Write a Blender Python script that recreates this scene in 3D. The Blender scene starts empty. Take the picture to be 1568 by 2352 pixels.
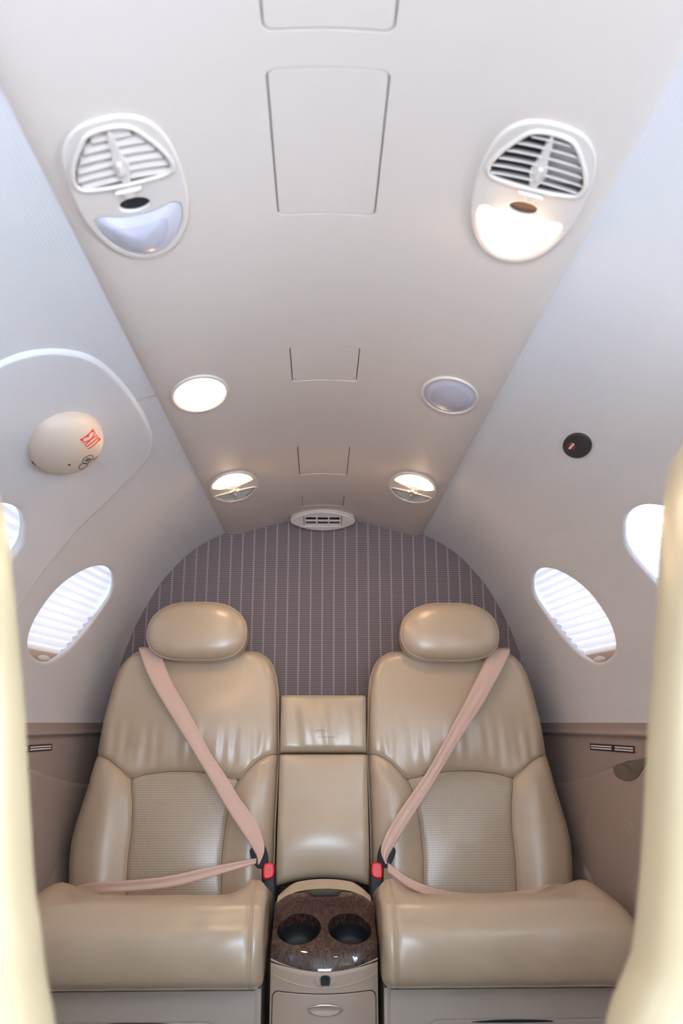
import bpy, bmesh, math, random
import numpy as np
from mathutils import Vector, Matrix
random.seed(7); rng = np.random.default_rng(7)
S = bpy.context.scene
COL = S.collection

# ---------------------------------------------------------------- camera
FPX = 1829.0
cam_d = bpy.data.cameras.new('camera')
cam_d.sensor_fit = 'VERTICAL'; cam_d.sensor_height = 36.0; cam_d.sensor_width = 24.0
cam_d.lens = FPX * 36.0 / 2352.0
cam_d.clip_start = 0.02
cam_d.dof.use_dof = True
cam_d.dof.focus_distance = 1.75
cam_d.dof.aperture_fstop = 4.0
cam = bpy.data.objects.new('camera', cam_d); COL.objects.link(cam)
CAMP = Vector((-0.009, 0, 0.93))
th = math.atan(482 / FPX); ps = math.atan(49 / (FPX / math.cos(th)))
fwd = Vector((math.sin(ps) * math.cos(th), math.cos(ps) * math.cos(th), math.sin(th)))
cam.location = CAMP
cam.rotation_euler = fwd.to_track_quat('-Z', 'Y').to_euler()
S.camera = cam

# ---------------------------------------------------------------- world, daylight, exposure
wd = bpy.data.worlds.new('daylight'); S.world = wd; wd.use_nodes = True
bg = wd.node_tree.nodes['Background']
bg.inputs[0].default_value = (0.74, 0.85, 1.0, 1); bg.inputs[1].default_value = 1.2

def area(name, loc, target, sx, sy, power, color):
    l = bpy.data.lights.new(name, 'AREA'); l.shape = 'RECTANGLE'; l.size = sx; l.size_y = sy
    l.energy = power; l.color = color
    o = bpy.data.objects.new(name, l); COL.objects.link(o); o.location = loc
    o.rotation_euler = (Vector(target) - Vector(loc)).to_track_quat('-Z', 'Y').to_euler()
    return o
area('door_daylight', (-1.0, -0.5, 0.75), (0.15, 0.7, 1.40), 0.9, 1.0, 6, (0.86, 0.93, 1.0))
area('cockpit_daylight', (0.05, -0.85, 1.0), (0.0, 2.1, 0.55), 0.7, 0.45, 17.0, (0.66, 0.81, 1.0))
for sd in (-1, 1):
    for yy, tz, pw in ((0.25, 1.30, 16 if sd > 0 else 1), (0.86, 1.30, 70 if sd > 0 else 1.5), (1.47, 1.42, 0.6), (2.08, 1.42, 0.6)):
        area('window_daylight', (sd * 0.98, yy, tz), (sd * 0.6, yy, 1.18 if yy > 1 else 1.22), 0.42, 0.42, pw, (0.66, 0.82, 1.0))
S.view_settings.view_transform = 'Standard'; S.view_settings.look = 'None'
S.view_settings.exposure = 0.84; S.view_settings.gamma = 1.0
S.view_settings.use_curve_mapping = False

# ---------------------------------------------------------------- materials
def srgb(r, g, b):
    f = lambda c: (c / 255 / 12.92) if c / 255 <= 0.04045 else ((c / 255 + 0.055) / 1.055) ** 2.4
    return (f(r), f(g), f(b), 1)
def nodes(name):
    m = bpy.data.materials.new(name); m.use_nodes = True
    nt = m.node_tree; return m, nt, nt.nodes['Principled BSDF']
def N(nt, t, **k):
    n = nt.nodes.new(t)
    for a, b in k.items(): setattr(n, a, b)
    return n
def bump(nt, src, bs, strength, dist):
    b = N(nt, 'ShaderNodeBump'); b.inputs['Strength'].default_value = strength; b.inputs['Distance'].default_value = dist
    nt.links.new(src, b.inputs['Height']); nt.links.new(b.outputs[0], bs.inputs['Normal'])
def simple(name, col, rough=0.5, metal=0.0, noise=0.0, nscale=60, coat=0.0, spec=None):
    m, nt, b = nodes(name)
    b.inputs['Base Color'].default_value = col; b.inputs['Roughness'].default_value = rough
    b.inputs['Metallic'].default_value = metal; b.inputs['Coat Weight'].default_value = coat
    if spec is not None: b.inputs['Specular IOR Level'].default_value = spec
    if noise:
        tc = N(nt, 'ShaderNodeTexCoord'); nz = N(nt, 'ShaderNodeTexNoise'); nz.inputs['Scale'].default_value = nscale
        nt.links.new(tc.outputs['Object'], nz.inputs['Vector']); bump(nt, nz.outputs[0], b, noise, 0.001)
    return m
def leather(name, col, perforated=False):
    m, nt, b = nodes(name)
    tc = N(nt, 'ShaderNodeTexCoord')
    vo = N(nt, 'ShaderNodeTexVoronoi'); vo.inputs['Scale'].default_value = 420
    nz = N(nt, 'ShaderNodeTexNoise'); nz.inputs['Scale'].default_value = 14; nz.inputs['Detail'].default_value = 4
    nt.links.new(tc.outputs['Object'], vo.inputs['Vector']); nt.links.new(tc.outputs['Object'], nz.inputs['Vector'])
    ad = N(nt, 'ShaderNodeMath', operation='MULTIPLY_ADD'); ad.inputs[1].default_value = 0.25
    nt.links.new(vo.outputs['Distance'], ad.inputs[0]); nt.links.new(nz.outputs[0], ad.inputs[2])
    mix = N(nt, 'ShaderNodeMix', data_type='RGBA'); mix.inputs[0].default_value = 0.5
    mix.inputs[6].default_value = col; mix.inputs[7].default_value = tuple(c * 0.93 for c in col[:3]) + (1,)
    nt.links.new(nz.outputs[0], mix.inputs[0])
    b.inputs['Roughness'].default_value = 0.31
    b.inputs['Specular IOR Level'].default_value = 0.6; b.inputs['Coat Weight'].default_value = 0.35; b.inputs['Coat Roughness'].default_value = 0.28
    if perforated:
        uv = N(nt, 'ShaderNodeUVMap')
        sc = N(nt, 'ShaderNodeVectorMath', operation='MULTIPLY'); sc.inputs[1].default_value = (1 / 0.0048, 1 / 0.0060, 1)
        fr = N(nt, 'ShaderNodeVectorMath', operation='FRACTION'); sb = N(nt, 'ShaderNodeVectorMath', operation='SUBTRACT'); sb.inputs[1].default_value = (0.5, 0.5, 0)
        sp = N(nt, 'ShaderNodeVectorMath', operation='MULTIPLY'); sp.inputs[1].default_value = (1, 1, 0)
        ln = N(nt, 'ShaderNodeVectorMath', operation='LENGTH')
        for a, c in ((uv, sc), (sc, fr), (fr, sb), (sb, sp), (sp, ln)): nt.links.new(a.outputs[0], c.inputs[0])
        mr = N(nt, 'ShaderNodeMapRange'); mr.inputs[1].default_value = 0.2; mr.inputs[2].default_value = 0.32
        nt.links.new(ln.outputs['Value'], mr.inputs[0])
        mx = N(nt, 'ShaderNodeMix', data_type='RGBA'); mx.inputs[6].default_value = tuple(c * 0.55 for c in col[:3]) + (1,)
        nt.links.new(mr.outputs[0], mx.inputs[0]); nt.links.new(mix.outputs[2], mx.inputs[7]); nt.links.new(mx.outputs[2], b.inputs['Base Color'])
        mu = N(nt, 'ShaderNodeMath', operation='MULTIPLY_ADD'); mu.inputs[1].default_value = 0.1
        nt.links.new(ad.outputs[0], mu.inputs[0]); nt.links.new(mr.outputs[0], mu.inputs[2])
        bump(nt, mu.outputs[0], b, 0.6, 0.0008)
    else:
        nt.links.new(mix.outputs[2], b.inputs['Base Color'])
        bump(nt, ad.outputs[0], b, 0.22, 0.0012)
    return m
def weave(name, col, scale, amt):
    m, nt, b = nodes(name)
    tc = N(nt, 'ShaderNodeTexCoord')
    ws = []
    for d in ('Y', 'Z'):
        w = N(nt, 'ShaderNodeTexWave'); w.bands_direction = d; w.inputs['Scale'].default_value = scale; w.inputs['Distortion'].default_value = 1.5
        w.inputs['Detail Scale'].default_value = 3
        nt.links.new(tc.outputs['Object'], w.inputs['Vector']); ws.append(w)
    mul = N(nt, 'ShaderNodeMath', operation='MULTIPLY'); nt.links.new(ws[0].outputs['Fac'], mul.inputs[0]); nt.links.new(ws[1].outputs['Fac'], mul.inputs[1])
    mx = N(nt, 'ShaderNodeMix', data_type='RGBA'); mx.inputs[6].default_value = tuple(c * (1 - amt) for c in col[:3]) + (1,); mx.inputs[7].default_value = col
    nt.links.new(mul.outputs[0], mx.inputs[0]); nt.links.new(mx.outputs[2], b.inputs['Base Color'])
    b.inputs['Roughness'].default_value = 0.85; b.inputs['Sheen Weight'].default_value = 0.1
    bump(nt, mul.outputs[0], b, 0.3, 0.0005)
    return m
def bulkhead_mat():
    m, nt, b = nodes('ribbed bulkhead fabric')
    tc = N(nt, 'ShaderNodeTexCoord'); sx = N(nt, 'ShaderNodeSeparateXYZ'); nt.links.new(tc.outputs['Object'], sx.inputs[0])
    def saw(out, period, off=0.0):
        a = N(nt, 'ShaderNodeMath', operation='MULTIPLY_ADD'); a.inputs[1].default_value = 1 / period; a.inputs[2].default_value = off
        nt.links.new(out, a.inputs[0])
        f = N(nt, 'ShaderNodeMath', operation='FRACT'); nt.links.new(a.outputs[0], f.inputs[0])
        p = N(nt, 'ShaderNodeMath', operation='PINGPONG'); p.inputs[1].default_value = 0.5; nt.links.new(f.outputs[0], p.inputs[0])
        return p.outputs[0]
    sv = saw(sx.outputs['X'], 0.0372, 0.13)      # 0 at the stripe
    rib = saw(sx.outputs['Z'], 0.0068)
    st = N(nt, 'ShaderNodeMapRange'); st.inputs[1].default_value = 0.035; st.inputs[2].default_value = 0.07; nt.links.new(sv, st.inputs[0])  # 0 = stripe
    rb = N(nt, 'ShaderNodeMapRange'); rb.inputs[1].default_value = 0.08; rb.inputs[2].default_value = 0.22; nt.links.new(rib, rb.inputs[0])   # 0 = groove
    nz = N(nt, 'ShaderNodeTexNoise'); nz.inputs['Scale'].default_value = 90; nt.links.new(tc.outputs['Object'], nz.inputs['Vector'])
    m1 = N(nt, 'ShaderNodeMix', data_type='RGBA'); m1.inputs[6].default_value = srgb(84, 75, 77); m1.inputs[7].default_value = srgb(128, 115, 116)
    nt.links.new(rb.outputs[0], m1.inputs[0])
    m3 = N(nt, 'ShaderNodeMix', data_type='RGBA'); m3.inputs[6].default_value = srgb(122, 112, 115); m3.inputs[7].default_value = srgb(170, 160, 163)
    nt.links.new(rb.outputs[0], m3.inputs[0])
    m2 = N(nt, 'ShaderNodeMix', data_type='RGBA'); nt.links.new(st.outputs[0], m2.inputs[0]); nt.links.new(m3.outputs[2], m2.inputs[6]); nt.links.new(m1.outputs[2], m2.inputs[7])
    nt.links.new(m2.outputs[2], b.inputs['Base Color'])
    b.inputs['Roughness'].default_value = 0.8
    bump(nt, rb.outputs[0], b, 0.5, 0.001)
    return m
def wood():
    m, nt, b = nodes('glossy burl wood')
    tc = N(nt, 'ShaderNodeTexCoord')
    mp = N(nt, 'ShaderNodeMapping'); mp.inputs['Scale'].default_value = (1.6, 1, 0.7); nt.links.new(tc.outputs['Object'], mp.inputs['Vector'])
    nz = N(nt, 'ShaderNodeTexNoise'); nz.inputs['Scale'].default_value = 95; nz.inputs['Detail'].default_value = 6; nz.inputs['Distortion'].default_value = 1.2
    nt.links.new(mp.outputs[0], nz.inputs['Vector'])
    cr = N(nt, 'ShaderNodeValToRGB'); e = cr.color_ramp.elements
    e[0].position = 0.38; e[0].color = srgb(30, 17, 14); e[1].position = 0.68; e[1].color = srgb(78, 54, 46)
    nt.links.new(nz.outputs[0], cr.inputs[0]); nt.links.new(cr.outputs[0], b.inputs['Base Color'])
    b.inputs['Roughness'].default_value = 0.4; b.inputs['Specular IOR Level'].default_value = 0.25; b.inputs['Coat Weight'].default_value = 0.8; b.inputs['Coat Roughness'].default_value = 0.03
    return m
def emit(name, col, strength):
    m, nt, b = nodes(name)
    b.inputs['Base Color'].default_value = (0.9, 0.87, 0.8, 1); b.inputs['Emission Color'].default_value = col
    at = N(nt, 'ShaderNodeAttribute', attribute_name='glow'); mu = N(nt, 'ShaderNodeMath', operation='MULTIPLY'); mu.inputs[1].default_value = strength
    nt.links.new(at.outputs['Fac'], mu.inputs[0]); nt.links.new(mu.outputs[0], b.inputs['Emission Strength'])
    return m
def glow(o, rings, m):      # the lamp behind a frosted lens: bright middle, dimmer rim
    a = o.data.attributes.new('glow', 'FLOAT', 'POINT')
    for i in range(len(o.data.vertices)): a.data[i].value = rings[min(i // m, len(rings) - 1)]
    return o
def translucent(name, col):
    m = bpy.data.materials.new(name); m.use_nodes = True; nt = m.node_tree; nt.nodes.clear()
    o = N(nt, 'ShaderNodeOutputMaterial'); t = N(nt, 'ShaderNodeBsdfTranslucent'); d = N(nt, 'ShaderNodeBsdfDiffuse'); mx = N(nt, 'ShaderNodeMixShader')
    t.inputs[0].default_value = col; d.inputs[0].default_value = col; mx.inputs[0].default_value = 0.45
    nt.links.new(t.outputs[0], mx.inputs[1]); nt.links.new(d.outputs[0], mx.inputs[2]); nt.links.new(mx.outputs[0], o.inputs[0])
    return m
M = dict(
    ceiling=simple('warm white moulded panel', srgb(212, 201, 194), 0.55, noise=0.15, nscale=500),
    unit=simple('warm white plastic', srgb(214, 205, 199), 0.45),
    lining=weave('pale grey wall fabric', srgb(218, 216, 219), 190, 0.09),
    liningd=weave('pale grey door fabric', srgb(222, 220, 223), 190, 0.09),
    trim=simple('taupe lower trim', srgb(158, 143, 136), 0.6, noise=0.2, nscale=700),
    leather=leather('greige leather', srgb(174, 156, 133)),
    perf=leather('perforated greige leather', srgb(174, 159, 138), True),
    nearl=leather('cream leather', srgb(182, 164, 130)),
    piping=simple('leather piping', srgb(178, 158, 134), 0.5),
    seam=simple('dark seam thread', srgb(104, 90, 76), 0.7),
    plastic=simple('taupe console plastic', srgb(160, 144, 128), 0.45, noise=0.15, nscale=600),
    base=simple('grey seat base shroud', srgb(164, 153, 141), 0.5),
    belt=simple('pink beige webbing', srgb(200, 171, 157), 0.55, noise=0.4, nscale=900),
    black=simple('black plastic', srgb(24, 24, 30), 0.5, spec=0.3),
    dark=simple('deep black rubber', srgb(12, 13, 18), 0.6),
    red=simple('red plastic', srgb(205, 0, 6), 0.35),
    redink=simple('red lettering', srgb(214, 30, 24), 0.5),
    ink=simple('black lettering', srgb(35, 32, 34), 0.5),
    white=simple('white print', srgb(225, 218, 222), 0.5),
    metal=simple('brushed silver', srgb(205, 200, 195), 0.28, metal=0.9),
    bronze=simple('smoked bronze gloss', srgb(62, 50, 42), 0.18, metal=0.4, coat=0.6),
    wood=wood(), bulk=bulkhead_mat(),
    duct=simple('dark taupe duct', srgb(92, 80, 78), 0.7),
    lens=simple('frosted lilac lens', srgb(196, 195, 208), 0.3),
    lensd=simple('frosted lilac inner lens', srgb(186, 185, 199), 0.25),
    lamp=emit('warm lit lens', (1.0, 0.66, 0.38, 1), 50.0),
    eyel=simple('smoked brown lens', srgb(96, 70, 58), 0.3),
    shade=translucent('white pleated shade cloth', (0.86, 0.80, 0.79, 1)),
    rail=simple('beige shade rail', srgb(196, 176, 164), 0.5), ring=simple('pale taupe ring', srgb(176, 158, 146), 0.4),
    carpet=simple('grey carpet', srgb(150, 146, 142), 0.95, noise=0.8, nscale=800),
    badge=simple('matt black badge', srgb(40, 40, 41), 0.55),
)
g, nt, b = nodes('window acrylic'); b.inputs['Transmission Weight'].default_value = 1; b.inputs['Roughness'].default_value = 0.0; b.inputs['IOR'].default_value = 1.0
b.inputs['Specular IOR Level'].default_value = 0.2; M['glass'] = g

# ---------------------------------------------------------------- helpers
def link(name, me, mat, parent=None, smooth=True, angle=None):
    o = bpy.data.objects.new(name, me); COL.objects.link(o)
    if mat: me.materials.clear(); me.materials.append(mat)
    for p in me.polygons: p.use_smooth = smooth
    if angle: me.set_sharp_from_angle(angle=math.radians(angle))
    if parent: o.parent = parent; o.matrix_parent_inverse = Matrix.Translation(-parent.location)
    return o
def mesh(name, vs, fs, mat, parent=None, smooth=True, angle=None, fix=True):
    me = bpy.data.meshes.new(name); me.from_pydata([tuple(map(float, v)) for v in vs], [], fs); me.update()
    if fix:
        bm = bmesh.new(); bm.from_mesh(me); bmesh.ops.remove_doubles(bm, verts=bm.verts, dist=1e-5)
        bmesh.ops.recalc_face_normals(bm, faces=bm.faces); bm.to_mesh(me); bm.free()
    return link(name, me, mat, parent, smooth, angle)
def gridf(n, m, o=0, wrap_i=False, wrap_j=False):
    f = []
    for i in range(n if wrap_i else n - 1):
        for j in range(m if wrap_j else m - 1):
            i2, j2 = (i + 1) % n, (j + 1) % m
            f.append((o + i * m + j, o + i2 * m + j, o + i2 * m + j2, o + i * m + j2))
    return f
def grid(name, P, mat, parent=None, wi=False, wj=False, caps=False, **k):
    n, m = len(P), len(P[0]); vs = [p for r in P for p in r]; fs = gridf(n, m, 0, wi, wj)
    if caps: fs += [tuple(range(m)), tuple((n - 1) * m + j for j in range(m))[::-1]]
    return mesh(name, vs, fs, mat, parent, **k)
def thing(name, label, cat, loc=(0, 0, 0), group=None):
    o = bpy.data.objects.new(name, None); COL.objects.link(o); o.location = loc; o.empty_display_size = 0.05
    return tag(o, label, cat, group)
def tag(o, label=None, cat=None, group=None, kind=None):
    if label: o['label'] = label
    if cat: o['category'] = cat
    if group: o['group'] = group
    if kind: o['kind'] = kind
    return o
def lab(o, t): o['label'] = t; return o
def smooth_loop(pts, n, closed=True):
    p = np.array(pts, float); k = len(p); out = []
    per = n
    tot = k if closed else k - 1
    for a in range(n if closed else n + 1):
        t = a / n * tot; i = int(t); f = t - i
        if not closed and i >= k - 1: out.append(p[-1]); continue
        g = (lambda q: p[q % k]) if closed else (lambda q: p[min(max(q, 0), k - 1)])
        p0, p1, p2, p3 = g(i - 1), g(i), g(i + 1), g(i + 2)
        out.append(0.5 * ((2 * p1) + (-p0 + p2) * f + (2 * p0 - 5 * p1 + 4 * p2 - p3) * f * f + (-p0 + 3 * p1 - 3 * p2 + p3) * f ** 3))
    return np.array(out)
def tube(name, path, r, mat, parent=None, closed=False, seg=8):
    p = np.array(path, float); n = len(p); P = []
    up = np.array([0.123, 0.2, 0.97])
    for i in range(n):
        a = p[(i + 1) % n] if closed or i < n - 1 else p[i]; c = p[i - 1] if closed or i > 0 else p[i]
        t = a - c; t /= np.linalg.norm(t) + 1e-12
        s = np.cross(t, up); s /= np.linalg.norm(s) + 1e-12; u = np.cross(s, t)
        rr = r[i] if hasattr(r, '__len__') else r
        P.append([p[i] + rr * (math.cos(q) * s + math.sin(q) * u) for q in np.linspace(0, 2 * math.pi, seg, endpoint=False)])
    return grid(name, P, mat, parent, wi=closed, wj=True, caps=not closed)
def box(name, x0, x1, y0, y1, z0, z1, mat, parent=None, bev=0.003):
    me = bpy.data.meshes.new(name); bm = bmesh.new(); bmesh.ops.create_cube(bm, size=1)
    for v in bm.verts: v.co = Vector(((x0 + x1) / 2 + v.co.x * (x1 - x0), (y0 + y1) / 2 + v.co.y * (y1 - y0), (z0 + z1) / 2 + v.co.z * (z1 - z0)))
    if bev: bmesh.ops.bevel(bm, geom=bm.edges[:], offset=bev, segments=3, affect='EDGES')
    bm.to_mesh(me); bm.free(); return link(name, me, mat, parent, True, 40)
def curve_plate(outer, holes, thick, bev, res=3):
    """flat plate in the local XY plane, from z=0 up to z=thick, rounded rims; returns a mesh"""
    cu = bpy.data.curves.new('plate', 'CURVE'); cu.dimensions = '2D'; cu.fill_mode = 'BOTH'
    for lp in [outer] + list(holes):
        s = cu.splines.new('POLY'); s.points.add(len(lp) - 1); s.use_cyclic_u = True
        for q, p in zip(s.points, lp): q.co = (float(p[0]), float(p[1]), 0, 1)
    cu.extrude = max(thick / 2 - bev, 1e-5); cu.bevel_depth = bev; cu.bevel_resolution = res; cu.offset = -bev
    o = bpy.data.objects.new('plate', cu); COL.objects.link(o)
    dg = bpy.context.evaluated_depsgraph_get(); me = bpy.data.meshes.new_from_object(o.evaluated_get(dg))
    bpy.data.objects.remove(o)
    for v in me.vertices: v.co.z += thick / 2
    return me
def text_mesh(body, size, extrude=0.0003, bold=0.0):
    cu = bpy.data.curves.new('t', 'FONT'); cu.body = body; cu.size = size; cu.offset = bold; cu.extrude = extrude; cu.align_x = 'CENTER'; cu.align_y = 'CENTER'
    o = bpy.data.objects.new('t', cu); COL.objects.link(o)
    dg = bpy.context.evaluated_depsgraph_get(); me = bpy.data.meshes.new_from_object(o.evaluated_get(dg)); bpy.data.objects.remove(o)
    return me
def subdivide_mesh(me, maxlen):
    bm = bmesh.new(); bm.from_mesh(me)
    for _ in range(4):
        bmesh.ops.triangulate(bm, faces=[f for f in bm.faces if len(f.verts) > 4])
        es = [e for e in bm.edges if e.calc_length() > maxlen]
        if not es: break
        bmesh.ops.subdivide_edges(bm, edges=es, cuts=1)
    bmesh.ops.triangulate(bm, faces=[f for f in bm.faces if len(f.verts) > 4])
    bm.to_mesh(me); bm.free(); return me
def circ(cx, cy, rx, ry, n=48):
    return [(cx + rx * math.cos(a), cy + ry * math.sin(a)) for a in np.linspace(0, 2 * math.pi, n, endpoint=False)]
def rrect(x0, x1, y0, y1, r, n=6):
    o = []
    for cx, cy, a0 in ((x1 - r, y1 - r, 0), (x0 + r, y1 - r, 90), (x0 + r, y0 + r, 180), (x1 - r, y0 + r, 270)):
        for k in range(n + 1):
            a = math.radians(a0 + 90 * k / n); o.append((cx + r * math.cos(a), cy + r * math.sin(a)))
    return o
def xform(me, fn):
    for v in me.vertices: v.co = fn(v.co)
    me.update(); return me

# ---------------------------------------------------------------- cabin surfaces
YB = 2.55
_z = np.array([0.0, 0.30, 0.62, 0.92, 1.03, 1.13, 1.205, 1.282, 1.37, 1.45, 1.50, 1.524, 1.55])
_x = np.array([0.52, 0.60, 0.66, 0.672, 0.655, 0.628, 0.604, 0.5705, 0.521, 0.452, 0.388, 0.335, 0.26])
_zz = np.linspace(0, 1.55, 621); _xx = np.interp(_zz, _z, _x)
_pad = np.r_[np.full(10, _xx[0]), _xx, _xx[-1] + (_xx[-1] - _xx[-2]) * np.arange(1, 11)]
_xs = np.convolve(_pad, np.ones(21) / 21, 'same')[10:-10]
def PX(z): return float(np.interp(z, _zz, _xs))
def TP(y):
    t = min(max((y - 1.6) / (2.55 - 1.6), 0), 1); return 1.30 - 0.30 * t ** 1.3
def WX(y, z): return 0.324 + (PX(z) - 0.324) * TP(y)
# arc-length parameter along the section
_sl = np.r_[0, np.cumsum(np.hypot(np.diff(_zz), np.diff(_xs)))]
def s_of(z): return float(np.interp(z, _zz, _sl))
def z_of(s): return float(np.interp(s, _sl, _zz))
def wall(sd, y, z, off=0.0):
    """point on the side wall; off > 0 moves into the cabin"""
    p = np.array([WX(y, z), y, z])
    if off:
        e = 0.004; a = np.array([WX(y + e, z) - WX(y - e, z), 2 * e, 0]); z1, z0 = min(z + e, 1.549), z - e
        c = np.array([WX(y, z1) - WX(y, z0), 0, z1 - z0]); n = np.cross(c, a); n /= np.linalg.norm(n)
        if n[0] > 0: n = -n
        p = p + n * off
    return np.array([sd * p[0], p[1], p[2]])
def wframe(sd, y, z):
    p = wall(sd, y, z); q = wall(sd, y, z, 1.0); n = Vector(q - p).normalized()
    ty = Vector((0, 1, 0)); ty = (ty - n * ty.dot(n)).normalized(); up = n.cross(ty)
    if up.z < 0: up = -up
    return Vector(p), ty, up, n
def zc(x):
    t = min(abs(x) / 0.3, 1); return 1.524 + 0.058 * (0.5 + 0.5 * math.cos(math.pi * t)) ** 0.6

# ---- windows: outline traced on the wall as (y, z)
WIN = [(2.213, 1.308), (2.16, 1.326), (2.097, 1.328), (2.036, 1.315), (1.980, 1.286), (1.935, 1.245), (1.916, 1.2), (1.908, 1.157), (1.922, 1.118), (1.953, 1.094), (1.998, 1.080), (2.055, 1.075), (2.105, 1.088), (2.166, 1.122), (2.218, 1.18), (2.246, 1.238), (2.250, 1.28)]
WINs = smooth_loop([(y, s_of(z)) for y, z in WIN], 96)
WC = np.array([2.08, s_of(1.205)])
def win_outline(dy, dz, sc=1.0):
    d = np.array([dy, dz]); return WC + d + (WINs - WC) * sc
NW = 12       # half cells per window cell side
def build_wall(sd, y0, wins, door=None):
    """fabric wall lining from the ledge to the ceiling with window openings"""
    name = 'wall_left' if sd < 0 else 'wall_right'
    s0, s1 = s_of(0.925), s_of(1.55)
    cs0, cs1 = s_of(1.03), s_of(1.40)
    vs, fs = [], []
    def addgrid(ya, yb, sa, sb, ny, ns):
        o = len(vs)
        for i in range(ny + 1):
            for j in range(ns + 1):
                y = ya + (yb - ya) * i / ny; s = sa + (sb - sa) * j / ns
                vs.append(wall(sd, y, z_of(s)))
        fs.extend(gridf(ny + 1, ns + 1, o))
    K = 24
    edges = [y0]
    for dy, dz in wins: edges += [WC[0] + dy - 0.22, WC[0] + dy + 0.22]
    edges.append(YB + 0.02)
    ys = sorted(edges)
    for a in range(len(ys) - 1):
        ya, yb = ys[a], ys[a + 1]; hit = [w for w in wins if ya < WC[0] + w[0] < yb]
        ny = K if hit else max(2, int((yb - ya) / 0.02))
        addgrid(ya, yb, s0, cs0, ny, 10); addgrid(ya, yb, cs1, s1, ny, 16)
        if not hit: addgrid(ya, yb, cs0, cs1, ny, K); continue
        dy, dz = hit[0]; c = WC + np.array([dy, dz]); W = win_outline(dy, dz)
        per = []
        for k in range(K): per.append((ya + (yb - ya) * k / K, cs0))
        for k in range(K): per.append((yb, cs0 + (cs1 - cs0) * k / K))
        for k in range(K): per.append((yb - (yb - ya) * k / K, cs1))
        for k in range(K): per.append((ya, cs1 - (cs1 - cs0) * k / K))
        wa = np.unwrap(np.arctan2(W[:, 1] - c[1], W[:, 0] - c[0])); flip = wa[-1] < wa[0]
        Wd = W[::-1] if flip else W; wa = np.arctan2(Wd[:, 1] - c[1], Wd[:, 0] - c[0])
        o = len(vs); R = 14
        for (py, psv) in per:
            an = math.atan2(psv - c[1], py - c[0])
            d = (wa - an + math.pi) % (2 * math.pi) - math.pi
            i1 = int(np.argmin(np.abs(d))); q = Wd[i1].copy()
            j1 = (i1 + (1 if d[i1] < 0 else -1)) % len(Wd); f = abs(d[i1]) / (abs(d[i1]) + abs(d[j1]) + 1e-9)
            q = q * (1 - f) + Wd[j1] * f
            # sleeve going outwards
            for dd, ex in ((0.085, 1.14), (0.011, 1.14), (0.009, 1.0)):
                vs.append(wall(sd, c[0] + (q[0] - c[0]) * ex, z_of(c[1] + (q[1] - c[1]) * ex), -dd))
            for r in range(R + 1):
                t = (r / R) ** 1.6
                y = q[0] + (py - q[0]) * t; s = q[1] + (psv - q[1]) * t
                dist = math.hypot(y - q[0], s - q[1])
                vs.append(wall(sd, y, z_of(s), -0.004 * math.exp(-(dist / 0.003) ** 1.2) if r else -0.006))
        fs.extend(gridf(len(per), R + 4, o, wrap_i=True))
    return tag(mesh(name, vs, fs, M['lining']), kind='structure')

WINS = [(0.0, 0.0), (-0.61, 0.008), (-1.22, 0.008), (-1.83, 0.008)]
build_wall(-1, 0.0, WINS); build_wall(1, -0.75, WINS)

# ---- ceiling panel (solid, curved, with openings)
def ceiling():
    xs = np.linspace(-0.324, 0.324, 73); ys = np.linspace(-0.75, YB + 0.01, 60)
    n, m = len(xs), len(ys); vs = []
    for lay in (0, 1):
        for x in xs:
            for y in ys:
                e = max(0, abs(x) - 0.316) / 0.008
                vs.append((x, y, zc(x) + (0.014 if lay else 0.003 * e * e)))
    fs = gridf(n, m) + [f[::-1] for f in gridf(n, m, n * m)]
    o = n * m
    for i in range(n - 1):
        for j in (0, m - 1): fs.append((i * m + j, (i + 1) * m + j, o + (i + 1) * m + j, o + i * m + j))
    for j in range(m - 1):
        for i in (0, n - 1): fs.append((i * m + j, i * m + j + 1, o + i * m + j + 1, o + i * m + j))
    return tag(mesh('ceiling', vs, fs, M['ceiling'], angle=35), kind='structure')
CEIL = ceiling()
cut_v, cut_f = [], []
def cutter(lp):
    o = len(cut_v); n = len(lp)
    cut_v.extend([(p[0], p[1], 1.46) for p in lp] + [(p[0], p[1], 1.70) for p in lp])
    cut_f.extend([tuple(o + i for i in range(n))[::-1], tuple(o + n + i for i in range(n))] + [(o + i, o + (i + 1) % n, o + n + (i + 1) % n, o + n + i) for i in range(n)])
def on_ceiling(me, off):          # local z (towards the cabin) becomes drop below the ceiling surface
    def f(c): return Vector((c.x, c.y, zc(c.x) + off - c.z))
    return xform(me, f)
# access panels
PANELS = [(0.40, 0.629, 0.063, 0.010, 'off-white ceiling access panel cut off by the top of the photo'),
          (0.677, 0.920, 0.063, 0.010, 'large off-white rectangular ceiling access panel between the two near air vents'),
          (1.305, 1.452, 0.062, 0.007, 'small off-white ceiling access panel between the two round lights'),
          (1.836, 2.066, 0.063, 0.006, 'ceiling access panel between the two far reading lights'),
          (2.268, 2.392, 0.062, 0.005, 'ceiling access panel just in front of the central air outlet')]
for (ya, yb, hw, r, lb) in PANELS:
    cutter(rrect(-0.005 - hw - 0.0016, -0.005 + hw + 0.0016, ya - 0.0016, yb + 0.0016, r + 0.001))
    me = curve_plate(rrect(-0.005 - hw, -0.005 + hw, ya, yb, r), [], 0.008, 0.0012)
    subdivide_mesh(me, 0.02); on_ceiling(me, 0.0085)
    o = link('ceiling_access_panel', me, M['ceiling'], None, True, 35)
    tag(o, lb, 'ceiling panel', 'access panels along the ceiling')
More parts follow.
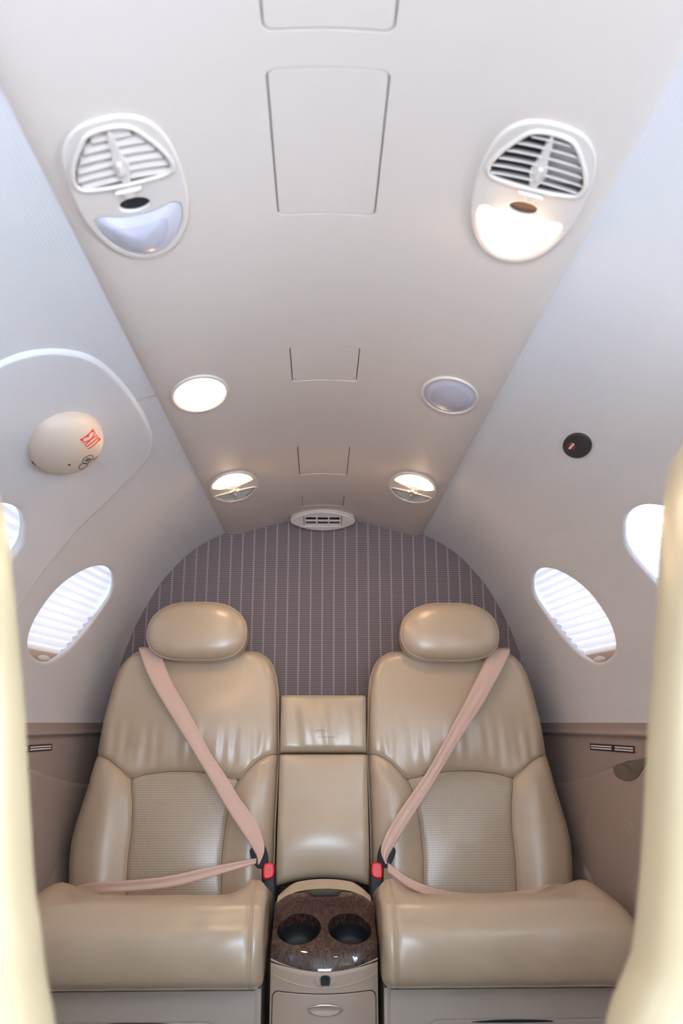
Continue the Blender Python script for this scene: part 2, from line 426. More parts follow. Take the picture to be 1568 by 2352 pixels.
# reading light / air vent units ------------------------------------------------
U_OUT = smooth_loop([(0, -.128), (.030, -.121), (.050, -.098), (.060, -.062), (.0635, -.015), (.061, .035), (.051, .078), (.034, .110), (.016, .124), (0, .128),
                     (-.016, .124), (-.034, .110), (-.051, .078), (-.061, .035), (-.0635, -.015), (-.060, -.062), (-.050, -.098), (-.030, -.121)], 90)
U_GR = smooth_loop([(0, -.112), (.020, -.107), (.034, -.086), (.044, -.065), (.0495, -.046), (.049, -.033), (.042, -.026), (.020, -.0225), (0, -.022),
                    (-.020, -.0225), (-.042, -.026), (-.049, -.033), (-.0495, -.046), (-.044, -.065), (-.034, -.086), (-.020, -.107)], 80)
U_LA = smooth_loop([(0, .034), (.018, .033), (.034, .027), (.044, .0245), (.051, .030), (.051, .046), (.046, .068), (.034, .094), (.018, .113), (0, .119),
                    (-.018, .113), (-.034, .094), (-.046, .068), (-.051, .046), (-.051, .030), (-.044, .0245), (-.034, .027), (-.018, .033)], 90)
U_EYE = circ(0, .0135, .0175, .0115, 32)
U_GR = np.array(U_GR) * np.array([1.07, 1.0]) + np.array([0, -0.003])
def scl(lp, k, c=None):
    lp = np.array(lp); c = lp.mean(0) if c is None else np.array(c); return c + (lp - c) * k
GLOW = [0.012, 0.04, 0.3, 0.9, 1, 1, 1, 1, 1]
def service_unit(cx, cy, flip, lit, label, tilt):
    t = thing('overhead_vent_unit', label, 'air vent and light', (cx, cy, zc(cx)), 'vent and reading light units in the ceiling')
    sgn = -1 if flip else 1
    def fit(me, off):
        return xform(me, lambda c: Vector((cx + c.x, cy + sgn * c.y, zc(cx + c.x) + off - c.z)))
    cutter([(cx + p[0], cy + sgn * p[1]) for p in scl(U_OUT, 0.955, (0, 0))])
    bz = curve_plate(U_OUT, [U_GR, U_EYE, U_LA], 0.0055, 0.0024); subdivide_mesh(bz, 0.02)
    link('bezel', fit(bz, 0.001), M['unit'], t, True, 40)
    # raised collar round the grille
    gcol = [(cx + p[0], cy + sgn * p[1], zc(cx + p[0]) - 0.0048) for p in scl(U_GR, 1.015)]
    tube('grille_collar', gcol, 0.0028, M['unit'], t, closed=True, seg=8)
    # duct behind the grille
    P = []
    for k, (d, s) in enumerate(((0.003, 1.01), (-0.03, 0.97), (-0.036, 0.6), (-0.037, 0.02))):
        P.append([(cx + p[0], cy + sgn * p[1], zc(cx + p[0]) - d) for p in scl(U_GR, s)])
    grid('air_duct', P, M['duct'], t, wj=True)
    # slats
    for (sy, hw) in ((-.103, .021), (-.090, .033), (-.0765, .041), (-.063, .047), (-.050, .0515), (-.037, .051)):
        for side in (-1, 1):
            P = []
            for i in range(11):
                x = side * (0.0015 + (hw - 0.0015) * i / 10); yy = sy + 0.004 * (abs(x) / 0.05) ** 2
                c = Vector((cx + x, cy + sgn * yy, zc(cx + x) - 0.001)); row = []
                for a in np.linspace(0, 2 * math.pi, 10, endpoint=False):
                    u = math.cos(a) * 0.0068; v = math.sin(a) * 0.0009; ta = math.radians(tilt) 
                    row.append((c.x, c.y + u * math.cos(ta) - v * math.sin(ta), c.z + u * math.sin(ta) + v * math.cos(ta)))
                P.append(row)
            grid('slat', P, M['unit'], t, wj=True, caps=True)
    dv = curve_plate(smooth_loop([(0, -.113), (.003, -.10), (.005, -.075), (.0085, -.058), (.0085, -.047), (.005, -.034), (.0032, -.021), (-.0032, -.021), (-.005, -.034), (-.0085, -.047), (-.0085, -.058), (-.005, -.075), (-.003, -.10)], 52), [], 0.006, 0.0015)
    dvo = link('vane_bar', fit(dv, 0.0), M['unit'], t, True, 40)
    tb = curve_plate(rrect(-.0032, .0032, -.064, -.045, .003), [], 0.007, 0.002)
    link('thumb_tab', fit(tb, -0.003), M['unit'], dvo, True, 40)
    lv = curve_plate(smooth_loop([(-.0125, -.019), (.0125, -.019), (.013, -.0155), (.006, -.013), (.004, -.006), (-.004, -.006), (-.006, -.013), (-.013, -.0155)], 40), [], 0.0085, 0.002)
    link('shutoff_lever', fit(lv, -0.002), M['unit'], t, True, 40)
    ey = curve_plate(U_EYE, [], 0.003, 0.001); lab(link('spot_lens', fit(ey, 0.002), M['eyel'] if lit else M['black'], t, True, 40), 'dark oval spot lens')
    ln = []
    c0 = np.array([0, .066])
    for k in range(9):
        r = 1 - k / 8; ln.append([(cx + p[0], cy + sgn * p[1], zc(cx + p[0]) - 0.0025 - 0.015 * (1 - r * r)) for p in scl(U_LA, max(r, 0.01) * 1.005, c0)])
    l = grid('light_lens', ln, M['lamp'] if lit else M['lens'], t, wj=True, fix=False); l.data.flip_normals() if flip else None
    glow(l, GLOW, 90)
    lab(l, 'glowing warm white lens' if lit else 'unlit lilac grey lens')
    if not lit:
        c1 = c0 + np.array([0, .002]); i2 = []
        for k in range(9):
            r = 0.66 * (1 - k / 8); i2.append([(cx + p[0], cy + sgn * p[1], zc(cx + p[0]) - 0.0033 - 0.015 * (1 - r * r)) for p in scl(U_LA, max(r, 0.006), c1)])
        grid('inner_lens', i2, M['lensd'], l, wj=True)
    return t
service_unit(-0.2375, 0.829, False, False, 'oval vent and light unit, unlit lilac lens, near left of ceiling', -28)
service_unit(0.2355, 0.826, False, True, 'oval vent and light unit, lit, near right of ceiling', 62)
service_unit(-0.243, 2.045, True, True, 'small lit vent and light unit above the left seat', 40)
service_unit(0.2355, 2.050, True, True, 'small lit vent and light unit above the right seat', 40)
def round_light(cx, cy, lit, label):
    t = thing('round_ceiling_light', label, 'ceiling light', (cx, cy, zc(cx)), 'round lights in the ceiling')
    out, inn = circ(cx, cy, 0.0535, 0.083, 64), circ(cx, cy, 0.0475, 0.0745, 64)
    cutter(circ(cx, cy, 0.0505, 0.079, 64))
    bz = curve_plate(out, [inn], 0.005, 0.0022); on_ceiling(bz, 0.001); link('bezel', bz, M['unit'], t, True, 40)
    P = []
    for k in range(9):
        r = 1 - k / 8; P.append([(x, y, zc(x) - 0.0015 - 0.009 * (1 - r * r)) for x, y in circ(cx, cy, 0.048 * max(r, 0.01), 0.075 * max(r, 0.01), 64)])
    l = grid('light_lens', P, M['lamp'] if lit else M['lens'], t, wj=True, fix=False); glow(l, GLOW, 64); lab(l, 'glowing warm white lens' if lit else 'unlit lilac grey lens')
    if not lit:
        i2 = [[(x, y, zc(x) - 0.0022 - 0.009 * (1 - r * r)) for x, y in circ(cx, cy, 0.048 * r, 0.075 * r, 64)] for r in np.linspace(0.74, 0.006, 9)]
        grid('inner_lens', i2, M['lensd'], l, wj=True)
round_light(-0.2425, 1.424, True, 'lit round ceiling light on the left side')
round_light(0.2365, 1.424, False, 'unlit lilac grey round ceiling light on the right side')
# cut the openings
cme = bpy.data.meshes.new('cut'); cme.from_pydata(cut_v, [], cut_f); cob = bpy.data.objects.new('cut', cme); COL.objects.link(cob)
md = CEIL.modifiers.new('b', 'BOOLEAN'); md.object = cob; md.operation = 'DIFFERENCE'; md.solver = 'EXACT'
dg = bpy.context.evaluated_depsgraph_get(); nm = bpy.data.meshes.new_from_object(CEIL.evaluated_get(dg))
CEIL.modifiers.clear(); CEIL.data = nm; bpy.data.objects.remove(cob); nm.set_sharp_from_angle(angle=math.radians(30))
# dark backing above the ceiling
bkp = [[(x, y, zc(x) + 0.045) for y in (-0.75, YB + .02)] for x in np.linspace(-0.30, 0.30, 25)]
tag(grid('trim_7', bkp, M['dark']), kind='structure')
# central air outlet where ceiling meets bulkhead
ct = thing('central_air_outlet', 'white lens-shaped air outlet where ceiling meets rear bulkhead', 'air vent', (-0.005, 2.48, 1.56))
B0 = Vector((-0.005, 2.435, 1.585)); B1 = Vector((-0.005, 2.532, 1.537)); yv = (B1 - B0).normalized(); nv = Vector((0, -yv.z * -1, 0)); nv = Vector((1, 0, 0)).cross(yv).normalized()
if nv.z > 0: nv = -nv
Bm = (B0 + B1) / 2
vo = smooth_loop([(-.107, -.004), (-.10, -.014), (-.085, -.027), (-.06, -.040), (-.03, -.049), (0, -.052), (.03, -.049), (.06, -.040), (.085, -.027), (.10, -.014), (.107, -.004), (.103, .012), (.085, .027), (.06, .040), (.03, .049), (0, .052), (-.03, .049), (-.06, .040), (-.085, .027), (-.103, .012)], 80)
vo = vo * np.array([0.97, 0.9])
def vfit(me): return xform(me, lambda c: Bm + Vector((1, 0, 0)) * c.x + yv * c.y + nv * (c.z + 0.004))
slots = []
for ix, (xa, xb) in enumerate(((-.0545, -.0215), (-.0165, .0165), (.0215, .0545))):
    for (yb_, yt_) in ((-.018, -.003), (.003, .018)): slots.append(rrect(xa, xb, yb_, yt_, .0015, 2))
vp = curve_plate(vo, [rrect(-.061, .061, -.024, .024, .002, 2)], 0.007, 0.003); link('bezel', vfit(vp), M['unit'], ct, True, 40)
gp = curve_plate(rrect(-.0592, .0592, -.0222, .0222, .002, 2), slots, 0.005, 0.0008); link('grille', vfit(gp), M['unit'], ct, True, 40)
vb = curve_plate(rrect(-.062, .062, -.026, .026, .002, 2), [], 0.002, 0.0004); link('dark_backing', xform(vb, lambda c: Bm + Vector((1, 0, 0)) * c.x + yv * c.y + nv * (c.z - 0.009)), M['dark'], ct)
P = [[tuple(Bm + Vector((1, 0, 0)) * p[0] * k + yv * p[1] * k + nv * d) for p in vo] for k, d in ((0.99, 0.008), (0.97, -0.02), (0.93, -0.045))]
grid('body', P, M['unit'], ct, wj=True)

# ---- rear bulkhead
vs = []
nb = 90
prof = [(WX(YB, z), z) for z in np.linspace(0, 1.535, nb)]
o = []
for (x, z) in prof: o.append((x + 0.006, z))
for x in np.linspace(0.33, 0, 30): o.append((x, zc(x) + 0.02))
full = o + [(-x, z) for x, z in o[::-1][1:]]
vs = [(x, YB, z) for x, z in full] + [(x, YB + 0.03, z) for x, z in full]; n = len(full)
fs = [tuple(range(n)), tuple(range(n, 2 * n))[::-1]] + [(i, (i + 1) % n, n + (i + 1) % n, n + i) for i in range(n)]
tag(mesh('wall_rear', vs, fs, M['bulk'], smooth=False), kind='structure')

# ---- lower side trim
def low(sd, y, z):
    x = WX(y, z) - 0.002
    x -= 0.007 * math.exp(-((z - 0.900) / 0.006) ** 2)          # rounded moulding under the ledge
    x += 0.006 * (1 / (1 + math.exp((z - 0.893) / 0.0025)))
    return (sd * x, y, z)
for sd, nm, y0 in ((-1, 'trim_1', 0.0), (1, 'trim_2', -0.75)):
    zs = np.r_[np.linspace(0.0, 0.86, 30), np.linspace(0.865, 0.928, 30)]
    P = [[low(sd, y, z) for z in zs] for y in np.linspace(y0, YB, 70)]
    tag(grid(nm, P, M['trim']), kind='structure')
# floor
tag(box('floor', -0.8, 0.8, -0.75, YB + 0.02, -0.04, 0.0, M['carpet'], bev=0), kind='structure')

# ---- emergency exit panel on the left with its own window opening
DOOR = [(1.10, 1.450), (1.115, 1.474), (1.150, 1.494), (1.205, 1.507), (1.296, 1.513), (1.40, 1.5155), (1.50, 1.5155), (1.595, 1.5125), (1.678, 1.503), (1.745, 1.478), (1.785, 1.435), (1.800, 1.37), (1.803, 1.30), (1.795, 1.22), (1.785, 1.15),
        (1.775, 1.05), (1.770, 0.96), (1.75, 0.93), (1.60, 0.928), (1.3, 0.928), (1.12, 0.93), (1.10, 0.97), (1.092, 1.1), (1.09, 1.3), (1.092, 1.40)]
def door():
    c = WC + np.array([-0.61, 0.008]); D = smooth_loop([(y, s_of(z)) for y, z in DOOR], 200)
    W = win_outline(-0.61, 0.008); wa = np.arctan2(W[:, 1] - c[1], W[:, 0] - c[0])
    P = []
    for d in D:
        an = math.atan2(d[1] - c[1], d[0] - c[0]); q = np.argsort(np.abs((wa - an + math.pi) % (2 * math.pi) - math.pi))[:2]
        dd = np.abs((wa[q] - an + math.pi) % (2 * math.pi) - math.pi); f = dd[0] / (dd.sum() + 1e-9); w0 = W[q[0]] * (1 - f) + W[q[1]] * f
        row = [wall(-1, w0[0], z_of(w0[1]), -0.009), wall(-1, w0[0], z_of(w0[1]), -0.001)]
        L = math.hypot(*(d - w0))
        for t in np.r_[0.0, 0.004 / L, 0.009 / L, np.linspace(0.06, 1 - 0.010 / L, 26), 1 - 0.0055 / L, 1 - 0.0035 / L, 1 - 0.0015 / L, 1.0]:
            p = w0 + (d - w0) * t; e = (1 - t) * L; i = t * L
            off = 0.0085 - 0.0085 * math.exp(-(e / 0.0022) ** 2) - 0.004 * math.exp(-(i / 0.003) ** 1.2)
            row.append(wall(-1, p[0], min(z_of(p[1]), 1.549), off))
        row.append(wall(-1, d[0], z_of(d[1]), -0.002))
        P.append(row)
    return grid('door_1', P, M['liningd'], wi=True)
tag(door(), kind='structure')
# seam of the wall lining between exit and ceiling
sm = [wall(-1, 1.405, z, 0.0002) for z in np.linspace(1.512, 1.54, 12)]
tag(tube('trim_3', sm, 0.0009, M['trim'], seg=6), kind='structure')

# ---- windows and shades
def window(sd, k, dy, dz):
    W = win_outline(dy, dz, 1.12); c = WC + np.array([dy, dz])
    wn = {(-1, 0): 'window_1', (-1, 1): 'window_2', (-1, 2): 'window_3', (1, 0): 'window_4', (1, 1): 'window_5', (1, 2): 'window_6', (-1, 3): 'window_7', (1, 3): 'window_8'}[(sd, k)]
    P = [[wall(sd, *(lambda p: (p[0], z_of(p[1])))(c + (w - c) * t), off) for w in W] for t, off in ((0.02, -0.086), (0.5, -0.086), (1, -0.085))]
    tag(grid(wn, P, M['glass'], wj=True), kind='structure')
    pos = {(-1, 0): 'beside the left rear seat', (-1, 1): 'in the left exit panel, cut by the photo edge', (1, 0): 'beside the right rear seat', (1, 1): 'partly behind the cream seat on the right'}.get((sd, k))
    if k >= 2: return        # the near windows have no shade drawn
    t = thing('window_shade', 'closed white pleated window shade ' + pos, 'window shade', tuple(wall(sd, c[0], z_of(c[1]), -0.04)), 'pleated shades in the oval windows')
    W1 = win_outline(dy, dz, 1.0); s0, s1 = W1[:, 1].min() - 0.006, W1[:, 1].max() + 0.008
    ya, yb = W1[:, 0].min() - 0.006, W1[:, 0].max() + 0.002
    npl = 13; P = []
    sr = s0 + 0.030
    for i in range(npl * 2 + 1):
        s = sr + (s1 - sr) * i / (npl * 2); off = -0.019 - (0.011 if i % 2 else 0.0)
        P.append([wall(sd, y, z_of(s), off) for y in np.linspace(ya, yb, 12)])
    grid('pleated_cloth', P, M['shade'], t, smooth=False)
    r0 = [[wall(sd, y, z_of(sr + ds), of) for y in np.linspace(ya, yb + 0.006, 10)] for ds, of in ((0, -0.04), (0, -0.018), (-0.004, -0.015), (-0.016, -0.015), (-0.03, -0.018), (-0.03, -0.04))]
    rl = grid('bottom_rail', r0, M['rail'], t)
    ym = WC[0] + dy - 0.012
    hp = [[wall(sd, ym + rr * 0.033 * math.cos(q), z_of(sr - 0.017 + rr * 0.009 * math.sin(q)), -0.015 + 0.011 * math.sqrt(max(0, 1 - rr * rr))) for q in np.linspace(0, 2 * math.pi, 28, endpoint=False)] for rr in (1, 0.95, 0.8, 0.6, 0.3, 0.02)]
    grid('pull_tab', hp, M['unit'], rl, wj=True)
for sd in (-1, 1):
    for k, (dy, dz) in enumerate(WINS): window(sd, k, dy, dz)

# ---- EXIT handle cover
def place_on_wall(sd, y, z, rot=0):
    p, ty, up, n = wframe(sd, y, z)
    a = math.cos(rot); b_ = math.sin(rot); u = ty * a + up * b_; v = -ty * b_ + up * a
    return p, u, v, n
p, u, v, n = place_on_wall(-1, 1.42, 1.445)
et = thing('exit_handle_cover', 'beige domed cover with red EXIT lettering on the left exit panel', 'exit handle', tuple(p))
RX, RY, HH = 0.11, 0.07, 0.045
P = []
for k in range(41):
    a = k / 40 * math.pi / 2; rr = math.cos(a) ** 0.8 if k < 40 else 0.002; h = HH * math.sin(a) ** 1.0
    P.append([tuple(p + n * (0.008 + h) + u * RX * rr * math.cos(q) + v * RY * rr * math.sin(q)) for q in np.linspace(0, 2 * math.pi, 128, endpoint=False)])
P.insert(0, [tuple(p + n * 0.002 + u * RX * math.cos(q) + v * RY * math.sin(q)) for q in np.linspace(0, 2 * math.pi, 128, endpoint=False)])
grid('dome', P, simple('beige plastic', srgb(206, 190, 174), 0.42), et, wj=True)
def dome_h(a, b_):
    rr = min(math.hypot(a / RX, b_ / RY), 0.999); c = rr ** (1 / 0.8); return 0.008 + HH * math.sqrt(1 - c * c)
def on_dome(me, ca, cb, rot, sx=1, sy=1, lift=0.0008, shear=0.0):
    cr, sr_ = math.cos(rot), math.sin(rot)
    def f(c):
        x, y = c.x * sx, c.y * sy; x += y * shear; a = ca + x * cr - y * sr_; b_ = cb + x * sr_ + y * cr
        return p + u * a + v * b_ + n * (dome_h(a, b_) + lift + c.z)
    return xform(me, f)
def letter_bars(bars, w_):      # tall condensed capitals built from strokes
    bm = bmesh.new()
    for (x0, y0, x1, y1, ww) in bars:
        d = Vector((x1 - x0, y1 - y0, 0)); L = d.length; d.normalize(); nn_ = Vector((-d.y, d.x, 0)) * ww / 2
        k = max(2, int(L / 0.003)); a_ = []
        for q in range(k + 1):
            c = Vector((x0, y0, 0)) + d * L * q / k; a_.append((bm.verts.new(c - nn_), bm.verts.new(c + nn_)))
        for q in range(k): bm.faces.new((a_[q][0], a_[q + 1][0], a_[q + 1][1], a_[q][1]))
    me = bpy.data.meshes.new('letters'); bm.to_mesh(me); bm.free(); return me
h_ = 0.0145
tm = letter_bars([(-.0205, -h_, -.0205, h_, .0030), (-.0205, h_ - .002, -.0140, h_ - .002, .004), (-.0205, 0, -.0150, 0, .004), (-.0205, -h_ + .002, -.0140, -h_ + .002, .004),
                  (-.0100, -h_, -.0005, h_, .0027), (-.0100, h_, -.0005, -h_, .0027), (.0058, -h_, .0058, h_, .0030), (.0165, -h_, .0165, h_, .0030), (.0105, h_ - .002, .0225, h_ - .002, .004)], 0)
link('exit_lettering', on_dome(tm, -0.021, 0.040, 0, 1.08, 1.0, shear=0.55), M['redink'], et, False)
for (ca, cb, rx, ry) in ((0.026, 0.013, 0.018, 0.0115), (0.041, -0.002, 0.0165, 0.0095)):
    me = curve_plate(circ(0, 0, rx, ry, 36), [circ(0, 0, rx - 0.0012, ry - 0.0012, 36)], 0.0006, 0.0001); link('handle_diagram', on_dome(me, ca, cb, 0), M['ink'], et, False)
for (ca, cb, sx, sy, rr) in ((0.026, 0.015, 0.018, 0.0022, 0.3), (0.027, 0.010, 0.016, 0.0018, 0.3), (0.033, 0.014, 0.002, 0.009, 0.3), (0.022, 0.012, 0.0018, 0.008, 0.3), (0.050, 0.024, 0.003, 0.012, -0.5)):
    me = curve_plate(rrect(-sx / 2, sx / 2, -sy / 2, sy / 2, min(sx, sy) / 3, 2), [], 0.0006, 0.0001); subdivide_mesh(me, 0.006); link('handle_diagram', on_dome(me, ca, cb, rr), M['ink'], et, False)
me = curve_plate(circ(0, 0, 0.0035, 0.0018, 16), [], 0.0006, 0.0001); link('screw_hole', on_dome(me, -0.001, -0.019, 0.3), M['dark'], et, False)
me = curve_plate(rrect(-0.009, 0.009, -0.002, 0.002, .001, 2), [], 0.004, 0.0004); link('finger_notch', xform(me, lambda c: p + u * (-0.006 + c.x) + v * (-0.0685 + c.y) + n * (c.z + 0.012)), M['dark'], et, False)

# ---- round black no smoking sign on the right wall
p2, u2, v2, n2 = place_on_wall(1, 1.45, 1.45)
st = thing('no_smoking_sign', 'round black sign with crossed cigarette on the right wall', 'sign', tuple(p2))
P = [[tuple(p2 + n2 * h + u2 * 0.055 * r * math.cos(q) + v2 * 0.026 * r * math.sin(q)) for q in np.linspace(0, 2 * math.pi, 56, endpoint=False)] for r, h in ((1, -0.002), (1, 0.002), (0.97, 0.0045), (0.9, 0.0052), (0.5, 0.0056), (0.02, 0.0056))]
grid('disc', P, M['badge'], st, wj=True)
def on_sign(me, a, b_, rot):
    cr, sr_ = math.cos(rot), math.sin(rot)
    return xform(me, lambda c: p2 + u2 * (a + c.x * cr - c.y * sr_) + v2 * (b_ + c.x * sr_ + c.y * cr) + n2 * (0.0058 + c.z))
def bar(name, a, b_, w_, h_, rot, mat):
    me = curve_plate(rrect(-w_ / 2, w_ / 2, -h_ / 2, h_ / 2, min(w_, h_) / 4, 2), [], 0.0006, 0.0001); return link(name, on_sign(me, a, b_, rot), mat, st, False)
bar('cigarette', 0.007, 0.0076, 0.030, 0.0046, 0.0, M['white'])
bar('cigarette_smoke', -0.006, 0.0125, 0.006, 0.0022, 0.4, simple('dim grey print', srgb(110, 104, 106), 0.5))
me = curve_plate(circ(0, 0, 0.0105, 0.0075, 32), [circ(0, 0, 0.0092, 0.0064, 32)], 0.0009, 0.0001)
link('prohibition_ring', on_sign(me, 0.007, 0.0076, 0), simple('dim red print', srgb(170, 40, 38), 0.5), st, False)
bar('prohibition_slash', 0.007, 0.0076, 0.0016, 0.013, 0.5, M['redink']).location += Vector(n2) * 0.0004

# ---------------------------------------------------------------- seats
PA = math.atan2(0.13, 0.67); UPv = np.array([0, math.sin(PA), math.cos(PA)]); NF = np.array([0, -math.cos(PA), math.sin(PA)]); PB = np.array([0, 2.2, 0.45])
def sp(x, t, h): return PB + np.array([x, 0, 0]) + UPv * t + NF * h
IN_T = [-0.03, 0.10, 0.225, 0.408, 0.573, 0.625, 0.655, 0.672, 0.684, 0.692, 0.6965]
IN_X = [0.127, 0.128, 0.128, 0.124, 0.130, 0.138, 0.149, 0.160, 0.174, 0.190, 0.212]
OU_T = [-0.03, 0.087, 0.137, 0.18, 0.223, 0.277, 0.323, 0.417, 0.503, 0.579, 0.630, 0.655, 0.672, 0.684, 0.692, 0.6965]
OU_X = [0.636, 0.650, 0.656, 0.657, 0.652, 0.640, 0.630, 0.618, 0.611, 0.600, 0.590, 0.580, 0.568, 0.556, 0.540, 0.515]
BX = [0.124, 0.154, 0.182, 0.206, 0.229, 0.288, 0.351, 0.419, 0.477, 0.517, 0.547, 0.579, 0.619, 0.63]
BT = [0.405, 0.399, 0.381, 0.358, 0.337, 0.350, 0.358, 0.358, 0.351, 0.340, 0.363, 0.387, 0.404, 0.407]
def L1(t):  # inner bolster seam
    return np.interp(t, [-0.03, 0.055, 0.139, 0.216, 0.265, 0.31, 0.337], [0.257, 0.257, 0.261, 0.257, 0.250, 0.240, 0.229])
def L2(t):
    return np.interp(t, [-0.03, 0.067, 0.138, 0.202, 0.268, 0.340], [0.496, 0.498, 0.502, 0.500, 0.504, 0.517])
def inner(t): return float(np.interp(t, IN_T, IN_X))
def outer(t): return float(np.interp(t, OU_T, OU_X))
def poly_dist(px, pt, poly):
    P = np.array(poly); a = P[:-1]; d = P[1:] - a
    q = np.array([px, pt]); t = np.clip(((q - a) * d).sum(1) / ((d * d).sum(1) + 1e-12), 0, 1)
    return float(np.sqrt((((a + d * t[:, None]) - q) ** 2).sum(1)).min())
BORDER = [(inner(t), t) for t in np.linspace(-0.03, 0.6965, 60)] + [(outer(t), t) for t in np.linspace(0.6965, -0.03, 60)]
SEAM_T = list(zip(BX, BT)); SEAM_I = [(float(L1(t)), t) for t in np.linspace(-0.03, 0.337, 20)]; SEAM_O = [(float(L2(t)), t) for t in np.linspace(-0.03, 0.34, 20)]
Rb = 0.028
def back_h(x, t):
    d = poly_dist(x, t, BORDER); h = 0.0
    if d < Rb: h = -Rb + math.sqrt(max(0, Rb * Rb - (Rb - d) ** 2))
    w = 1 / (1 + math.exp((t - 0.37) / 0.02))
    i, o = inner(t), outer(t)
    mi, mo = (i + L1(t)) / 2, (o + L2(t)) / 2
    h += w * (0.020 * math.exp(-((x - mi) / 0.05) ** 2) + 0.026 * math.exp(-((x - mo) / 0.06) ** 2))
    h += 0.012 * math.exp(-((t - 0.18) / 0.12) ** 2) * math.exp(-((x - 0.38) / 0.12) ** 2)
    h += (1 - w) * 0.020 * math.exp(-((t - 0.50) / 0.13) ** 2) * math.exp(-((x - 0.37) / 0.2) ** 2)
    for sm_, dd in ((SEAM_T, 0.012), (SEAM_I, 0.009), (SEAM_O, 0.009)):
        ds = poly_dist(x, t, sm_); h -= 0.0055 * math.exp(-(ds / 0.0045) ** 2) + dd * 0.6 * math.exp(-(ds / 0.022) ** 1.3)
    if t > 0.33:   # vertical creases above the seam
        e = math.exp(-((t - 0.425) / 0.055) ** 2)
        h += e * 0.00115 * (math.sin(x * 118 + 3 * t) * math.sin(x * 31 + 1.3) + 0.5 * math.sin(x * 210 + 9 * t))
    return h
def uvgrid(o, UV, n, m):
    me = o.data; ul = me.uv_layers.new(name='UVMap')
def build_seat(sd, label_):
    t_ = thing('aircraft_seat', label_, 'seat', (sd * 0.39, 2.1, 0.0), 'rear leather seats')
    nu = [26, 44, 26]; nv = [70, 62]
    def cell(ui, vi, a, b_):
        """a,b in 0..1 within column block ui and row block vi -> (x,t)"""
        x, t = 0.38, 0.3
        for _ in range(10):
            i, o = inner(t), outer(t); l1, l2 = float(L1(min(t, 0.337))), float(L2(min(t, 0.34)))
            if t > 0.34:
                f = (t - 0.34) / 0.357; l1 = l1 + (i + 0.33 * (o - i) - l1) * f; l2 = l2 + (i + 0.66 * (o - i) - l2) * f
            e = [i, l1, l2, o]; x = e[ui] + (e[ui + 1] - e[ui]) * a
            bt = float(np.interp(x, BX, BT)); t = (-0.03 + (bt + 0.03) * b_) if vi == 0 else bt + (0.6965 - bt) * b_
        return x, t
    back = None
    def patch(name, mat, uis, vi, parent):
        rows = []; uv = []
        for k, ui in enumerate(uis):
            for i in range(nu[ui] + 1):
                if k and i == 0: continue
                r = []
                for j in range(nv[vi] + 1):
                    x, t = cell(ui, vi, i / nu[ui], j / nv[vi]); r.append((x, t))
                rows.append(r)
        P = [[(lambda q: (sd * q[0], q[1], q[2]))(sp(x, t, back_h(x, t))) for x, t in r] for r in rows]
        o = grid(name, P, mat, parent, fix=False)
        if sd > 0: o.data.flip_normals()
        ul = o.data.uv_layers.new(name='UVMap'); flat = [q for r in rows for q in r]
        for lp in o.data.loops: ul.data[lp.index].uv = flat[lp.vertex_index]
        return o
    # shell all round the back
    P = []
    for (x, t) in BORDER:
        cx, ct_ = 0.385, 0.33; row = []
        h0 = back_h(x, t)
        for k in range(8):
            h = h0 - 0.115 * k / 7; s = 1.0 - 0.03 * max(0, (k - 4) / 3) ** 2 ; s = s + 0.0
            q = sp(cx + (x - cx) * s, ct_ + (t - ct_) * s, h); row.append((sd * q[0], q[1], q[2]))
        P.append(row)
    back = grid('backrest', P, M['leather'], t_)
    patch('upper_panel', M['leather'], [0, 1, 2], 1, back)
    lab(patch('center_panel', M['perf'], [1], 0, back), 'perforated leather centre')
    patch('side_bolster', M['leather'], [0], 0, back); patch('side_bolster', M['leather'], [2], 0, back)
    pp = []
    for (x, t) in BORDER[::1]:
        cx, ct_ = 0.385, 0.33
        L = math.hypot(x - cx, t - ct_); q = sp(x + 0.0008 * (x - cx) / L, t, back_h(x, t) - 0.004); pp.append((sd * q[0], q[1], q[2]))
    tube('piping', pp, 0.0024, M['piping'], back)
    for sm_ in (SEAM_T, SEAM_I, SEAM_O):
        pl = smooth_loop(sm_, 60, False); q_ = []
        for (x, t) in pl:
            if inner(t) + 0.004 < x < outer(t) - 0.004:
                z_ = sp(x, t, back_h(x, t) + 0.0002); q_.append((sd * z_[0], z_[1], z_[2]))
        tube('seam', q_, 0.0011, M['seam'], back, seg=6)
    # headrest
    H = []
    hc = (0.3625, 0.737); NU = 72
    def hr_out(q):
        c, s = math.cos(q), math.sin(q); nx = 3.4
        x = abs(c) ** (2 / nx) * math.copysign(1, c); y = abs(s) ** (2 / 3.0) * math.copysign(1, s)
        y = y
        wx = 0.144 * (1 - 0.20 * max(0, y) ** 1.6 - 0.07 * max(0, -y) ** 2.0); return wx * x, 0.085 * y
    rings = [(0.0, 0.034), (0.2, 0.0339), (0.4, 0.0332), (0.6, 0.031), (0.75, 0.0272), (0.86, 0.022), (0.93, 0.016), (0.96, 0.0115), (0.975, 0.006), (0.99, 0.006), (1.0, -0.005), (1.0, -0.03), (0.97, -0.055), (0.9, -0.068), (0.6, -0.075), (0.02, -0.078)]
    fr = rings[:10]; bk = rings[9:]
    def hp(r, h, q):
        x, y = hr_out(q); lean = 0.0; z = sp(hc[0] + x * r, hc[1] + y * r, h + 0.035 + 0.006 * (y * r / 0.085)); return (sd * z[0], z[1], z[2])
    qs = np.linspace(0, 2 * math.pi, NU, endpoint=False)
    hr = grid('headrest', [[hp(r, h, q) for q in qs] for r, h in bk], M['leather'], t_, wj=True)
    grid('headrest_face', [[hp(r, h, q) for q in qs] for r, h in fr], M['leather'], hr, wj=True)
    tube('headrest_piping', [hp(0.982, 0.007, q) for q in qs], 0.0016, M['piping'], hr, closed=True)
